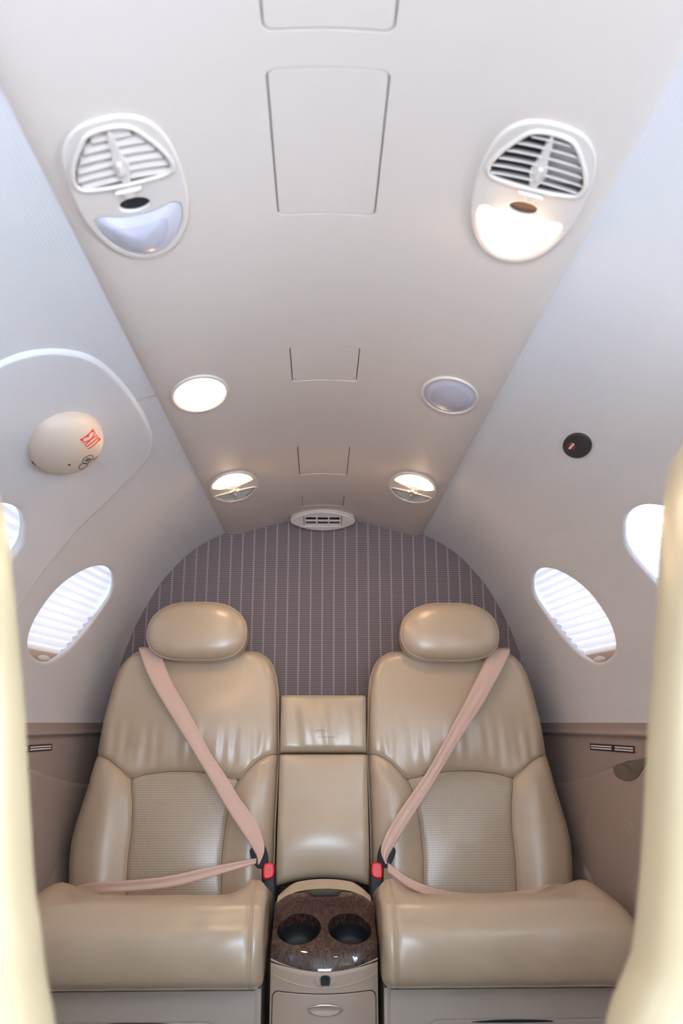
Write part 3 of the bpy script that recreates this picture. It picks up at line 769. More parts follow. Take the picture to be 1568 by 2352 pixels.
    # cushion: section loop in (Y, z), lofted across x
    SEC = smooth_loop([(1.835, 0.401), (1.810, 0.410), (1.797, 0.43), (1.795, 0.468), (1.803, 0.508), (1.822, 0.531), (1.852, 0.556), (1.893, 0.563), (1.95, 0.555), (2.05, 0.526), (2.16, 0.505), (2.22, 0.485), (2.22, 0.42), (2.15, 0.395), (2.0, 0.392)], 90)
    cpt = np.array([1.97, 0.485])
    xa, xb = 0.1225, 0.668
    st_ = [0, .0015, .005, .011, .019, .026, .028, .030, .034, .045] + list(np.linspace(.06, xb - xa - .12, 34)) + [xb - xa - d for d in (.105, .09, .075, .06, .046, .034, .023, .014, .007, .002, 0)]
    P = []
    for d in st_:
        e = xb - xa - d; row = []
        k1 = math.sqrt(max(0, 1 - (1 - min(d / 0.022, 1)) ** 2)) * 0.16 + 0.84
        kt = math.sqrt(max(0, 1 - (1 - min(e / 0.075, 1)) ** 2)); kb = math.sqrt(max(0, 1 - (1 - min(e / 0.02, 1)) ** 2))
        for (Y, z) in SEC:
            if z > 0.49: z = 0.49 + (z - 0.49) * (0.42 + 0.58 * kt) - (1 - kt) * 0.012
            Y = cpt[0] + (Y - cpt[0]) * (0.88 + 0.12 * kb); 
            q = cpt + (np.array([Y, z]) - cpt) * k1
            Y, z = q
            x = xa + d
            # lateral flare: narrower at the back and at the top outside
            fl = min(max((Y - 1.85) / 0.35, 0), 1); x = x - (x - xa) * 0.035 * fl
            if z > 0.54 or Y > 1.9:    # side bolsters behind the crest
                sb = min(max((Y - 1.87) / 0.09, 0), 1) * (1 if z > 0.45 else 0)
                z += sb * (0.030 * math.exp(-((d - 0.475) / 0.055) ** 2) + 0.034 * math.exp(-((d - 0.030) / 0.035) ** 2)) * kt ** 0.5
            gr = math.exp(-((d - 0.028) / 0.0022) ** 2) * 0.004
            z -= gr * (1 if z > 0.49 else 0); Y += gr * (1 if Y < 1.85 else 0)
            Y += 0.0012 * math.sin(x * 60 + z * 30) * math.sin(z * 55 + x * 17)
            row.append((sd * x, Y, z))
        P.append(row)
    cu = grid('seat_cushion', P, M['leather'], t_, wj=True, caps=True)
    pp = [P[6][j] for j in range(5, 62)]
    tube('cushion_piping', [(p_[0], p_[1] - 0.001, p_[2] + 0.001) for p_ in pp], 0.0017, M['piping'], cu)
    # base shroud
    box('seat_base', *sorted((sd * 0.128, sd * 0.645)), 1.846, 2.22, 0.0, 0.405, M['base'], t_, bev=0.012)
    me = curve_plate(rrect(-0.20, 0.20, -0.12, 0.12, 0.03), [], 0.006, 0.002)
    pn = link('pocket_panel', xform(me, lambda c: Vector((sd * 0.41 + c.x, 1.8465 - c.z, 0.218 + c.y))), M['base'], t_, True, 40)
    me = curve_plate(smooth_loop([(-.085, 0), (-.03, .0035), (.06, .003), (.085, 0), (.06, -.0015), (-.03, -.0015)], 40), [], 0.002, 0.0004)
    lab(link('pocket_slot', xform(me, lambda c: Vector((sd * 0.39 + c.x, 1.8415 - c.z, 0.334 + c.y))), M['dark'], pn, False), 'dark slot')
    return t_
build_seat(-1, 'beige leather seat with headrest, left of the centre console')
build_seat(1, 'beige leather seat with headrest, right of the centre console')

# ---- middle backrest pads between the seats
def pad(name, x0, x1, t0, t1, hbase, R, bulge, mat, parent, creases=0.0, arch=0.0, belly=0.0):
    n, m = 60, 60; P = []
    us = np.r_[0, .004, .012, .025, .045, np.linspace(.07, .93, n - 10), .955, .975, .988, .996, 1]
    for a in us:
        row = []
        for b_ in us:
            x = x0 + (x1 - x0) * a; tt0 = t0 + arch * (1 - (2 * a - 1) ** 2); t = tt0 + (t1 - tt0) * b_
            W, Hh = x1 - x0, t1 - t0; dx = min(a, 1 - a) * W; dt = min(b_, 1 - b_) * Hh
            f = lambda d: -R + math.sqrt(max(0, R * R - (R - min(d, R)) ** 2))
            h = hbase + f(dx) * 0.8 + f(dt) + bulge * math.sin(math.pi * a) ** 0.7 * math.sin(math.pi * b_) ** 0.7
            h += belly * math.exp(-((b_ - 0.28) / 0.22) ** 2)
            if creases:
                e = math.sin(math.pi * b_) * (1 - 0.5 * b_); h += creases * e * (math.sin(a * 21 + 2 * b_) * math.sin(a * 6.3 + 0.6) + 0.45 * math.sin(a * 47 + 4 * b_) * math.sin(a * 3.1))
            row.append(tuple(sp(x, t, h)))
        P.append(row)
    nn = len(us); vs = [p_ for r in P for p_ in r]; fs = gridf(nn, nn)
    per = [(0, j) for j in range(nn)] + [(i, nn - 1) for i in range(1, nn)] + [(nn - 1, j) for j in range(nn - 2, -1, -1)] + [(i, 0) for i in range(nn - 2, 0, -1)]
    o = len(vs)
    for k in range(1, 4):
        for (i, j) in per: vs.append(tuple(np.array(P[i][j]) - NF * 0.03 * k))
    L = len(per)
    for q in range(L):
        a0 = per[q][0] * nn + per[q][1]; a1 = per[(q + 1) % L][0] * nn + per[(q + 1) % L][1]
        fs.append((a0, a1, o + (q + 1) % L, o + q))
        for k in range(2): fs.append((o + k * L + q, o + k * L + (q + 1) % L, o + (k + 1) * L + (q + 1) % L, o + (k + 1) * L + q))
    return mesh(name, vs, fs, mat, parent)
mt = thing('middle_backrest', 'narrow beige leather middle backrest between the two seats', 'seat back', (0, 2.25, 0.5))
up_ = pad('upper_pad', -0.1195, 0.1195, 0.407, 0.565, 0.008, 0.018, 0.012, M['leather'], mt, creases=0.003)
pad('lower_pad', -0.1195, 0.1205, 0.075, 0.402, 0.012, 0.016, 0.012, M['leather'], mt, arch=0.018, belly=0.012)
# faint embossed mark on the upper pad
em = [tuple(sp(-0.004 + x, 0.4600 + 0.0030 * (1 - (x / 0.017) ** 2) , 0.0235)) for x in np.linspace(-0.017, 0.017, 14)]
tube('embossed_mark', em, 0.0007, M['piping'], up_, seg=6)
em = [tuple(sp(x, 0.4445, 0.0225)) for x in np.linspace(-0.014, 0.034, 14)]
tube('embossed_mark', em, 0.0007, M['piping'], up_, seg=6)

# ---------------------------------------------------------------- seat belts
def ribbon(name, A, B, mat, parent, n=60, pleat=0.0, wpl=3, thick=0.0014, W=9):
    a = smooth_loop(A, n, False); b_ = smooth_loop(B, n, False); P = []
    for i in range(len(a)):
        tg = (a[min(i + 1, n)] + b_[min(i + 1, n)]) - (a[max(i - 1, 0)] + b_[max(i - 1, 0)]); w_ = b_[i] - a[i]
        nn = np.cross(tg, w_); nn /= np.linalg.norm(nn) + 1e-9
        if nn[1] > 0: nn = -nn
        f = [a[i] + w_ * k / (W - 1) + nn * pleat * math.sin(k / (W - 1) * math.pi * wpl) * math.sin(i / n * math.pi) ** 0.5 for k in range(W)]
        P.append(f + [q - nn * thick for q in f[::-1]])
    return grid(name, P, mat, parent, wj=True, caps=True)
RLp = [(0.479, 2.345, 1.135), (0.433, 2.300, 1.048), (0.391, 2.276, 0.98), (0.349, 2.256, 0.914), (0.309, 2.236, 0.851), (0.268, 2.217, 0.791), (0.222, 2.199, 0.736), (0.18, 2.181, 0.682), (0.147, 2.150, 0.625), (0.155, 2.132, 0.590)]
RRp = [(0.541, 2.345, 1.142), (0.491, 2.300, 1.048), (0.441, 2.275, 0.974), (0.388, 2.254, 0.906), (0.339, 2.234, 0.839), (0.292, 2.214, 0.774), (0.245, 2.194, 0.712), (0.2, 2.175, 0.652), (0.165, 2.150, 0.605), (0.159, 2.132, 0.589)]
LLp = [(-0.531, 2.345, 1.134), (-0.485, 2.299, 1.041), (-0.436, 2.274, 0.971), (-0.387, 2.254, 0.904), (-0.339, 2.234, 0.839), (-0.293, 2.214, 0.776), (-0.25, 2.195, 0.714), (-0.205, 2.176, 0.656), (-0.168, 2.150, 0.610), (-0.161, 2.132, 0.589)]
LRp = [(-0.471, 2.345, 1.127), (-0.427, 2.299, 1.042), (-0.383, 2.275, 0.977), (-0.342, 2.256, 0.914), (-0.303, 2.236, 0.852), (-0.259, 2.218, 0.795), (-0.218, 2.2, 0.739), (-0.174, 2.182, 0.687), (-0.147, 2.150, 0.628), (-0.157, 2.132, 0.590)]
LAP = {-1: ([(-0.165, 2.140, 0.602), (-0.235, 2.120, 0.593), (-0.298, 2.108, 0.583), (-0.361, 2.10, 0.571), (-0.424, 2.10, 0.563), (-0.487, 2.105, 0.558), (-0.551, 2.115, 0.553), (-0.612, 2.14, 0.538)],
            [(-0.165, 2.138, 0.590), (-0.23, 2.117, 0.575), (-0.288, 2.104, 0.561), (-0.347, 2.096, 0.548), (-0.407, 2.094, 0.540), (-0.467, 2.098, 0.535), (-0.528, 2.108, 0.530), (-0.583, 2.130, 0.513)]),
       1: ([(0.162, 2.145, 0.590), (0.215, 2.135, 0.555), (0.274, 2.130, 0.534), (0.336, 2.130, 0.523), (0.40, 2.135, 0.520), (0.465, 2.140, 0.522), (0.53, 2.146, 0.529), (0.60, 2.16, 0.540)],
           [(0.160, 2.138, 0.570), (0.214, 2.126, 0.535), (0.274, 2.120, 0.514), (0.336, 2.118, 0.503), (0.40, 2.120, 0.498), (0.465, 2.125, 0.500), (0.53, 2.135, 0.506), (0.60, 2.15, 0.518)])}
def over_top(A, sd):
    x0 = A[0][0]; a = [np.array(q, float) for q in A[1:]]
    for k, e in ((0, 0.022), (1, 0.016), (2, 0.010), (3, 0.005)): a[k] = a[k] + NF * e
    xs_ = abs(x0)
    top = [sp(xs_, 0.703, -0.07), sp(xs_, 0.706, -0.03), sp(xs_, 0.698, 0.003), sp(xs_ - 0.008, 0.675, 0.018)]
    return [(q[0] * sd, q[1], q[2]) for q in top] + [tuple(q) for q in a]
def seat_belt(sd, A, B, label_):
    A, B = over_top(A, sd), over_top(B, sd)
    t = thing('seat_belt', label_, 'seat belt', (sd * 0.15, 2.14, 0.58), 'three point belts on the rear seats')
    ribbon('shoulder_strap', A, B, M['belt'], t, pleat=0.0012 if sd < 0 else 0.0022, wpl=2 if sd < 0 else 4)
    ribbon('lap_strap', LAP[sd][0], LAP[sd][1], M['belt'], t, pleat=0.0016, wpl=3)
    # tongue: flat D-shaped plate with a slot
    C0 = Vector((sd * 0.158, 2.168, 0.600)); ax = Vector((-sd * 0.40, -0.08, -1)).normalized(); lat = Vector((1, 0, 0)); lat = (lat - ax * lat.dot(ax)).normalized(); nn = lat.cross(ax).normalized()
    if nn.y > 0: nn = -nn
    tp = curve_plate(smooth_loop([(-.017, -.026), (0, -.030), (.017, -.026), (.021, -.010), (.019, .008), (.011, .024), (-.011, .024), (-.019, .008), (-.021, -.010)], 54), [], 0.006, 0.002)
    link('tongue', xform(tp, lambda c: C0 + lat * c.x + ax * c.y + nn * (c.z - 0.001)), M['black'], t, True, 40)
    # buckle stalk
    top = Vector((sd * 0.1345, 2.140, 0.588)); bot = Vector((sd * 0.124, 2.105, 0.43)); ax2 = (top - bot).normalized(); lat2 = Vector((1, 0, 0)); lat2 = (lat2 - ax2 * lat2.dot(ax2)).normalized(); n3 = lat2.cross(ax2)
    if n3.y > 0: n3 = -n3
    P = []
    for k, s_, dp in ((0, .014, .010), (0.4, .015, .011), (0.7, .0175, .012), (0.86, .0180, .0125), (0.95, .0178, .012), (0.985, .016, .010), (1.0, .012, .006)):
        c = bot + (top - bot) * k; P.append([tuple(c + lat2 * s_ * abs(math.cos(q)) ** .55 * math.copysign(1, math.cos(q)) + n3 * dp * abs(math.sin(q)) ** .55 * math.copysign(1, math.sin(q))) for q in np.linspace(0, 2 * math.pi, 32, endpoint=False)])
    bk = grid('buckle', P, M['black'], t, wj=True, caps=True)
    rb = curve_plate(smooth_loop([(-.0125, -.020), (.006, -.021), (.0135, -.013), (.0145, .004), (.011, .0125), (-.004, .014), (-.0125, .008)], 48), [], 0.010, 0.004)
    link('release_button', xform(rb, lambda c: top + lat2 * (c.x * -sd * -1 if False else c.x * (1 if sd < 0 else -1)) + ax2 * (c.y - 0.012) + n3 * (c.z + 0.0065)), M['red'], bk, True, 40)
    me = curve_plate(circ(0, 0, 0.006, 0.011, 24), [], 0.004, 0.0015)
    if sd < 0:
        e = Vector((-0.592, 2.118, 0.530)); link('strap_anchor', xform(me, lambda c: e + Vector((c.x * 0.9 + c.y * 0.35, -c.z, c.y * 0.9))), M['black'], t, True, 40)
seat_belt(-1, LLp, LRp, 'pink-beige seat belt with red buckle across the left seat')
seat_belt(1, RLp, RRp, 'pink-beige seat belt with red buckle across the right seat')

# ---------------------------------------------------------------- centre console
cc = thing('center_console', 'narrow centre console with glossy wood top and two cup holders', 'console', (0.003, 1.95, 0))
X0c, HWc = 0.003, 0.1125
WP = smooth_loop([(2.014, 0.549), (2.00, 0.545), (1.980, 0.537), (1.945, 0.520), (1.90, 0.498), (1.865, 0.478), (1.845, 0.460), (1.835, 0.441), (1.832, 0.431)], 60, False)
def cfun(x, Y, z, lift=0.0):
    r = abs(x - X0c) / HWc; b_ = (Y - 1.83) / 0.2
    Y2 = Y + 0.030 * r * r * max(0, 1 - b_ * 0.9) - 0.018 * r ** 2 * max(0, b_)
    z2 = z - 0.006 * r ** 2 - 0.026 * max(0, r - 0.62) ** 1.5 * 2.6 * max(0.1, min(max(b_, 0), 1)) + 0.020 * r * r * max(0, 1 - 2.5 * max(b_, 0)) + lift
    return (x, Y2, z2)
xs = X0c + HWc * np.sin(np.linspace(-math.pi / 2, math.pi / 2, 61))
# wood lid as a closed solid so that the cup wells can be cut
vs = []; nx, nw = len(xs), len(WP)
for lay in (0, -0.010):
    for x in xs:
        for (Y, z) in WP: vs.append(cfun(X0c + (x - X0c) * (1.0 if lay == 0 else 0.98), Y + (0.004 if lay else 0), z, lay))
fs = gridf(nx, nw) + [f[::-1] for f in gridf(nx, nw, nx * nw)]; o = nx * nw
for i in range(nx - 1):
    for j in (0, nw - 1): fs.append((i * nw + j, (i + 1) * nw + j, o + (i + 1) * nw + j, o + i * nw + j))
for j in range(nw - 1):
    for i in (0, nx - 1): fs.append((i * nw + j, i * nw + j + 1, o + i * nw + j + 1, o + i * nw + j))
lid = mesh('wood_lid', vs, fs, M['wood'], cc)
cax = Vector((0, 0.042, 0.089)).normalized(); cax = Vector((0, -0.43, 0.90)).normalized(); cu_ = Vector((0, cax.z, -cax.y)); 
cuts = bpy.data.meshes.new('c'); cv, cf = [], []
CUPS = [Vector((X0c - 0.0545, 1.904, 0.494)), Vector((X0c + 0.0545, 1.904, 0.494))]
for C_ in CUPS:
    o = len(cv); nn = 48
    for d in (-0.06, 0.05):
        for q in np.linspace(0, 2 * math.pi, nn, endpoint=False): cv.append(tuple(C_ + Vector((1, 0, 0)) * 0.0475 * math.cos(q) + cu_ * 0.046 * math.sin(q) + cax * d))
    cf += [tuple(o + i for i in range(nn))[::-1], tuple(o + nn + i for i in range(nn))] + [(o + i, o + (i + 1) % nn, o + nn + (i + 1) % nn, o + nn + i) for i in range(nn)]
# latch notch at the rear edge
o = len(cv); lp = [(-0.042, 2.04), (-0.042, 2.012), (-0.033, 1.996), (-0.024, 1.992), (0.024, 1.992), (0.033, 1.996), (0.042, 2.012), (0.042, 2.04)]
cv += [(X0c + a, y, 0.50) for a, y in lp] + [(X0c + a, y, 0.60) for a, y in lp]; nn = len(lp)
cf += [tuple(o + i for i in range(nn)), tuple(o + nn + i for i in range(nn))[::-1]] + [(o + i, o + (i + 1) % nn, o + nn + (i + 1) % nn, o + nn + i)[::-1] for i in range(nn)]
cuts.from_pydata(cv, [], cf); bmx = bmesh.new(); bmx.from_mesh(cuts); bmesh.ops.recalc_face_normals(bmx, faces=bmx.faces); bmx.to_mesh(cuts); bmx.free()
cob = bpy.data.objects.new('c', cuts); COL.objects.link(cob)
par = lid.parent; lid.parent = None
md = lid.modifiers.new('b', 'BOOLEAN'); md.object = cob; md.solver = 'EXACT'; dg = bpy.context.evaluated_depsgraph_get()
nm = bpy.data.meshes.new_from_object(lid.evaluated_get(dg)); lid.modifiers.clear(); lid.data = nm; bpy.data.objects.remove(cob); nm.set_sharp_from_angle(angle=math.radians(40))
lid.parent = cc; lid.matrix_parent_inverse = Matrix.Translation(-cc.location)
for C_ in CUPS:
    rows = []
    for (r, d) in ((1.035, 0.0215), (1.0, 0.0195), (0.985, 0.010), (0.97, -0.004)):
        rows.append([(r, d, q) for q in np.linspace(0, 2 * math.pi, 48, endpoint=False)])
    def cp(r, d, q):
        b_ = Vector((1, 0, 0)) * 0.0475 * r * math.cos(q) + cu_ * 0.046 * r * math.sin(q)
        # rim follows the curved lid: lower at front, higher toward the back
        return tuple(C_ + b_ + cax * d)
    up = math.sin
    W_ = [[cp(r, d, q) for q in np.linspace(0, 2 * math.pi, 48, endpoint=False)] for r, d in ((1.0, -0.002), (0.985, -0.012), (0.965, -0.020))]
    cw = grid('cup_well', W_, M['wood'], cc, wj=True)
    D_ = [[cp(r, d, q) for q in np.linspace(0, 2 * math.pi, 48, endpoint=False)] for r, d in ((0.966, -0.0195), (0.95, -0.032), (0.90, -0.048), (0.75, -0.058), (0.02, -0.060))]
    lab(grid('cup_liner', D_, M['dark'], cw, wj=True), 'black rubber liner')
# leather hump behind the wood
LP = smooth_loop([(2.030, 0.552), (2.050, 0.561), (2.075, 0.565), (2.10, 0.550), (2.115, 0.525), (2.12, 0.48), (2.12, 0.42)], 30, False)
P = [[(x, Y - 0.045 * (abs(x - X0c) / 0.108) ** 2.2, z - 0.010 * (abs(x - X0c) / 0.108) ** 2 - 0.026 * max(0, abs(x - X0c) / 0.108 - 0.60) ** 1.5 * 2.8 - (0.006 if Y < 2.03 else 0)) for (Y, z) in LP] for x in X0c + 0.108 * np.sin(np.linspace(-math.pi / 2, math.pi / 2, 41))]
grid('leather_top', P, M['leather'], cc)
box('latch', X0c - 0.036, X0c + 0.036, 1.986, 2.032, 0.515, 0.5375, M['dark'], cc, bev=0.004)
box('latch_bar', X0c - 0.033, X0c + 0.033, 2.006, 2.014, 0.537, 0.541, M['black'], cc, bev=0.0015)
# body, wrapped front
def body_row(z, inset=0.0, r0=HWc):
    pts = []
    for a in np.linspace(-1, 1, 61):
        r = abs(a); pts.append((X0c + (r0 - inset) * math.sin(a * math.pi / 2), 1.832 + inset + 0.030 * math.sin(a * math.pi / 2) ** 2 + 0.0, z))
    pts += [(X0c + r0 - inset, y, z) for y in (1.90, 1.98, 2.06)] + [(X0c + 0.06, 2.11, z), (X0c - 0.06, 2.11, z)] + [(X0c - r0 + inset, y, z) for y in (2.06, 1.98, 1.90)]
    return pts
zs = [0.0, 0.2, 0.30, 0.36, 0.40, 0.422, 0.4305]
P = [body_row(z) for z in zs] + [body_row(0.429, 0.01)]
for k in (5, 6, 7): P[k] = [(x, y, z + 0.019 * (abs(x - X0c) / HWc) ** 2 * (1 if k > 5 else 0.6)) for x, y, z in P[k]]
grid('body', P, M['plastic'], cc, wj=True)
# body sides rising behind to meet the lid
for s in (-1, 1):
    x = X0c + s * (HWc - 0.0005); pl = [cfun(X0c + s * HWc, Y, z, -0.002) for Y, z in WP]
    vsx = [(x, q[1], q[2]) for q in pl] + [(x, q[1], 0.40) for q in pl]; nn = len(pl)
    vsx += [(x - s * 0.004, v_[1], v_[2]) for v_ in vsx]
    fx = [(i, i + 1, nn + i + 1, nn + i) for i in range(nn - 1)] + [(2 * nn + i, 2 * nn + i + 1, 3 * nn + i + 1, 3 * nn + i)[::-1] for i in range(nn - 1)] + [(i, i + 1, 2 * nn + i + 1, 2 * nn + i)[::-1] for i in range(nn - 1)]
    mesh('side_cheek', vsx, fx, M['plastic'], cc, fix=True)
def front_y(x): a = min(abs(x - X0c) / HWc, 1); return 1.832 + 0.030 * a * a
def on_front(me, cx, cz, off=0.0): return xform(me, lambda c: Vector((X0c + cx + c.x, front_y(X0c + cx + c.x) - off - c.z, cz + c.y)))
# curved trim line, socket, drawer
ln = [(X0c + x, front_y(X0c + x) - 0.0004, 0.401 + 0.020 * (abs(x) / HWc) ** 2) for x in np.linspace(-HWc + 0.002, HWc - 0.002, 50)]
tube('trim_line', ln, 0.0012, M['piping'], cc, seg=6)
so_ = curve_plate(circ(0, 0, 0.022, 0.0115, 40), [circ(0, -0.0005, 0.0120, 0.0095, 30)], 0.004, 0.0015); sk = link('socket_bezel', on_front(so_, 0.002, 0.4155, -0.001), M['plastic'], cc, True, 40)
me = curve_plate(rrect(-0.0095, 0.0095, -0.0115, 0.0085, 0.0035), [], 0.003, 0.0008); link('jack_socket', on_front(me, 0.002, 0.4155, 0.0), M['dark'], sk, True, 40)
for cx_ in (-0.003, 0.0035):
    me = curve_plate(circ(0, 0, 0.0028, 0.0028, 16), [circ(0, 0, 0.0014, 0.0014, 12)], 0.0015, 0.0004); link('jack_ring', on_front(me, 0.002 + cx_, 0.4185, 0.0032), M['black'], sk, True, 40)
dr = curve_plate(rrect(-0.1075, 0.1075, -0.15, 0.15, 0.014), [], 0.006, 0.002); subdivide_mesh(dr, 0.02)
dro = link('drawer', on_front(dr, 0.0, 0.2395, -0.0035), M['plastic'], cc, True, 40)
dg_ = curve_plate(rrect(-0.1088, 0.1088, -0.1515, 0.1515, 0.015), [], 0.001, 0.0003); subdivide_mesh(dg_, 0.02); link('drawer_gap', on_front(dg_, 0.0, 0.2395, -0.0002), M['dark'], cc, True, 40)
P = []
for k in range(12):
    r = 1 - k / 11; h = 0.006 * math.sqrt(max(0, 1 - r * r)) if r > 0.8 else 0.0036 - 0.004 * (1 - (r / 0.8) ** 2)
    P.append([(X0c + 0.002 + 0.036 * r * math.cos(q), front_y(X0c + 0.036 * r * math.cos(q)) - 0.0035 - h, 0.361 + 0.0108 * r * math.sin(q)) for q in np.linspace(0, 2 * math.pi, 48, endpoint=False)])
ph = grid('pull_handle', P, M['plastic'], dro, wj=True)
lab(tube('chrome_lip', [(X0c + 0.002 + 0.0355 * math.cos(q), front_y(X0c + 0.036 * math.cos(q)) - 0.0085, 0.3615 + 0.0105 * math.sin(q)) for q in np.linspace(0.05, math.pi - 0.05, 30)], [0.0006 + 0.0015 * math.sin(q) for q in np.linspace(0.05, math.pi - 0.05, 30)], M['metal'], ph), 'bright silver upper rim')

# ---------------------------------------------------------------- side armrest panels
def xface(y, z):
    return min(0.692, WX(y, 0.80) - 0.012) - 0.014 * math.exp(-((z - 0.45) / 0.25) ** 2) * 0 + 0.0
def zedge(y): return float(np.interp(y, [1.2, 1.5, 1.69, 1.78, 1.98, 2.17, 2.39, 2.55], [0.885, 0.882, 0.866, 0.853, 0.828, 0.795, 0.762, 0.745]))
for sd, wn in ((-1, 'left'), (1, 'right')):
    t = thing('side_armrest', 'taupe armrest panel along the %s wall beside the rear seat' % wn, 'armrest', (sd * 0.69, 1.9, 0.0), 'armrest panels along the walls')
    P = []
    for y in np.linspace(1.15, YB - 0.005, 80):
        ze = zedge(y); xf = xface(y, 0); xw = WX(y, ze) + 0.004; row = [(sd * (xf - 0.0), y, 0.0), (sd * xf, y, 0.3), (sd * xf, y, 0.55), (sd * xf, y, ze - 0.08), (sd * xf, y, ze - 0.025)]
        rr = 0.014
        for a in np.linspace(0, math.pi / 2, 8): row.append((sd * (xf + rr * (1 - math.cos(a))), y, ze - rr + rr * math.sin(a)))
        row.append((sd * max(xw, xf + rr + 0.001), y, ze + 0.0))
        P.append(row)
    bd = grid('panel', P, M['trim'], t)
    # smoked cup recess let into the corner
    top = [(y, zedge(y) + 0.0015) for y in np.linspace(1.69, 1.975, 12)]; bot = smooth_loop([(1.978, .824), (1.970, .810), (1.950, .802), (1.905, .798), (1.86, .803), (1.825, .814), (1.78, .838), (1.735, .853), (1.69, .8665)], 24, False)
    lp = [tuple(q) for q in bot] + top[1:-1]
    xf = xface(1.83, 0)
    me = curve_plate(lp, [], 0.05, 0.0012)
    cr_ = link('cup_recess', xform(me, lambda c: Vector((sd * (xf - 0.0015 + c.z), c.x, c.y))), M['bronze'], t, True, 40)
    lab(cr_, 'glossy smoked bronze insert')
    W_ = [[(sd * (xf + 0.026 + rr_ * 0.021 * math.cos(q)), 1.90 + rr_ * 0.050 * math.sin(q), zedge(1.90 + rr_ * 0.05 * math.sin(q)) + 0.0035 - dz_) for q in np.linspace(0, 2 * math.pi, 32, endpoint=False)] for rr_, dz_ in ((1.0, 0.0), (0.9, -0.001), (0.85, 0.004), (0.05, 0.004))]
    grid('recess_well', W_, M['dark'], cr_, wj=True)
    # round button
    bt_ = curve_plate(circ(0, 0, 0.028, 0.0125, 40), [circ(0, 0, 0.0262, 0.0108, 40)], 0.0025, 0.0008)
    xb_ = xface(1.9, 0)
    br = link('button_ring', xform(bt_, lambda c: Vector((sd * (xb_ + 0.0005 - c.z), 1.908 + c.x, 0.700 + c.y + 0.25 * c.x))), M['ring'], t, True, 40)
    me = curve_plate(circ(0, 0, 0.026, 0.0106, 40), [], 0.002, 0.0008); link('button_cap', xform(me, lambda c: Vector((sd * (xb_ + 0.0008 - c.z), 1.908 + c.x, 0.700 + c.y + 0.25 * c.x))), M['trim'], br, True, 40)
    # oval hatch nearer the camera
    me = curve_plate(circ(1.60, 0.835, 0.075, 0.035, 48), [circ(1.60, 0.835, 0.0725, 0.0325, 48)], 0.002, 0.0006)
    link('hatch_ring', xform(me, lambda c: Vector((sd * (xface(c.x, 0) + 0.0008 - c.z), c.x, c.y))), M['rail'], t, True, 40)
    # safety placard on the dado
    pt = thing('safety_placard', 'thin dark placard strip with pale lines of writing on %s wall' % wn, 'placard', (sd * 0.73, 2.09, 0.866), 'placards under the wall ledge')
    def lowp(c, off):
        q = low(1, c.x, c.y); return Vector((sd * (q[0] - off - c.z), c.x, c.y))
    ys0, ys1 = (1.975, 2.215)
    me = curve_plate(rrect(ys0, ys1, 0.857, 0.874, 0.001, 2), [], 0.001, 0.0002); subdivide_mesh(me, 0.03); link('backing', xform(me, lambda c: lowp(c, 0.0005)), M['ink'], pt, False)
    for (ya, yb) in ((ys0 + 0.006, ys0 + 0.100), (ys0 + 0.118, ys1 - 0.006)):
        for zz_ in (0.8625, 0.8685):
            me = curve_plate(rrect(ya, yb, zz_ - 0.0017, zz_ + 0.0017, 0.0004, 2), [], 0.0004, 0.0001); subdivide_mesh(me, 0.03); link('writing_line', xform(me, lambda c: lowp(c, 0.0016)), M['white'], pt, False)

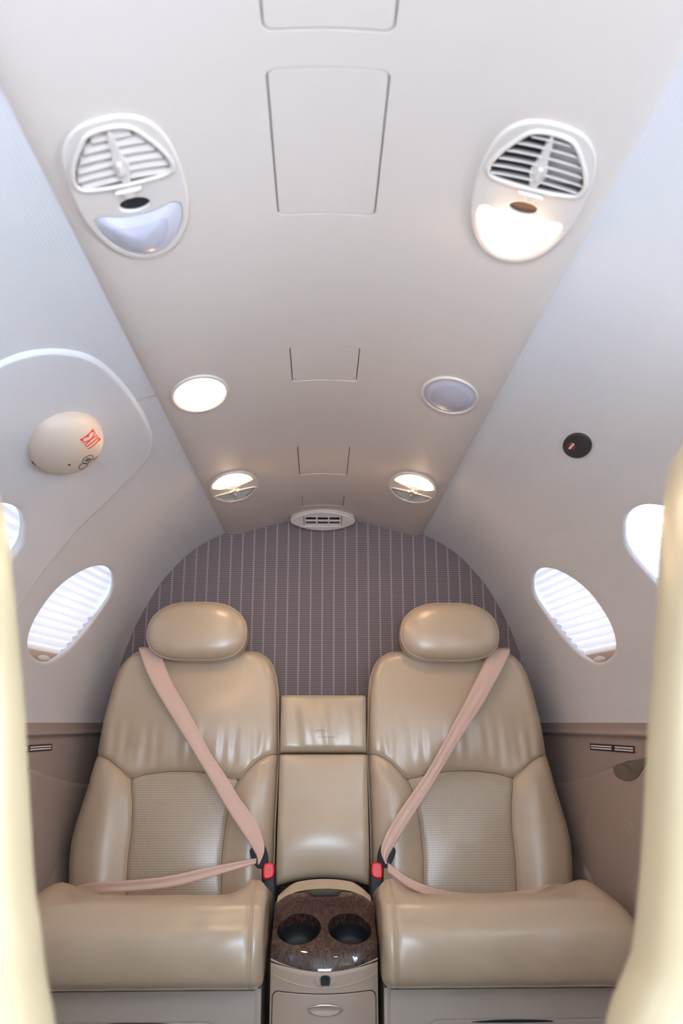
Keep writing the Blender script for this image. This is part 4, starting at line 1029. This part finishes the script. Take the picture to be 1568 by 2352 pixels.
# ---------------------------------------------------------------- near seats seen from behind
NZ_R = ([0.0, 0.40, 0.60, 0.70, 0.734, 0.750, 0.768, 0.787, 0.829, 0.887, 0.9325, 0.996, 1.047, 1.099, 1.139, 1.165, 1.18], [0.185, 0.18, 0.175, 0.182, 0.191, 0.200, 0.211, 0.2156, 0.2243, 0.2333, 0.2405, 0.2518, 0.260, 0.2695, 0.279, 0.298, 0.33])
NZ_L = ([0.0, 0.40, 0.60, 0.70, 0.737, 0.761, 0.790, 0.817, 0.873, 0.932, 0.985, 1.0275, 1.064, 1.10, 1.14, 1.17, 1.18], [0.17, 0.17, 0.172, 0.180, 0.189, 0.197, 0.2026, 0.210, 0.219, 0.228, 0.238, 0.246, 0.254, 0.264, 0.28, 0.305, 0.33])
def near_seat(sd, Z, label_):
    t = thing('aircraft_seat', label_, 'seat', (sd * 0.42, 0.6, 0.0), 'near seats at the photo edges')
    P = []
    for z in np.r_[np.linspace(0.30, 1.14, 60), 1.15, 1.16, 1.168, 1.174, 1.178, 1.18]:
        xi = float(np.interp(z, Z[0], Z[1])); xo = 0.655 - 0.05 * max(0, z - 0.9) / 0.28 - (0 if z < 1.14 else (z - 1.14) / 0.04 * 0.06)
        hd = 0.062 * (1 if z < 1.13 else math.sqrt(max(0.02, 1 - ((z - 1.13) / 0.052) ** 2))); cx, hx = (xi + xo) / 2, (xo - xi) / 2; lean = 0.0
        P.append([(sd * (cx + hx * abs(math.cos(q)) ** 0.45 * math.copysign(1, math.cos(q))), 0.60 + lean + hd * abs(math.sin(q)) ** 0.6 * math.copysign(1, math.sin(q)), z) for q in np.linspace(0, 2 * math.pi, 64, endpoint=False)])
    grid('backrest', P, M['nearl'], t, wj=True, caps=True)
    P = []
    for k in range(13):
        a = -math.pi / 2 + math.pi * k / 12; s_ = max(0.02, math.cos(a)) ** 0.5
        P.append([(sd * 0.45 + 0.12 * s_ * abs(math.cos(q)) ** .6 * math.copysign(1, math.cos(q)), 0.60 + 0.05 * s_ * math.sin(q), 1.235 + 0.07 * math.sin(a)) for q in np.linspace(0, 2 * math.pi, 32, endpoint=False)])
    grid('headrest', P, M['nearl'], t, wj=True, caps=True)
    box('seat_cushion', *sorted((sd * 0.20, sd * 0.64)), 0.62, 1.06, 0.30, 0.44, M['nearl'], t, bev=0.03)
    box('seat_base', *sorted((sd * 0.24, sd * 0.60)), 0.56, 1.0, 0.0, 0.31, M['base'], t, bev=0.01)
near_seat(-1, NZ_L, 'cream leather seat, blurred white in bright light at the left photo edge')
near_seat(1, NZ_R, 'cream leather seat, blurred yellowish at the right photo edge')
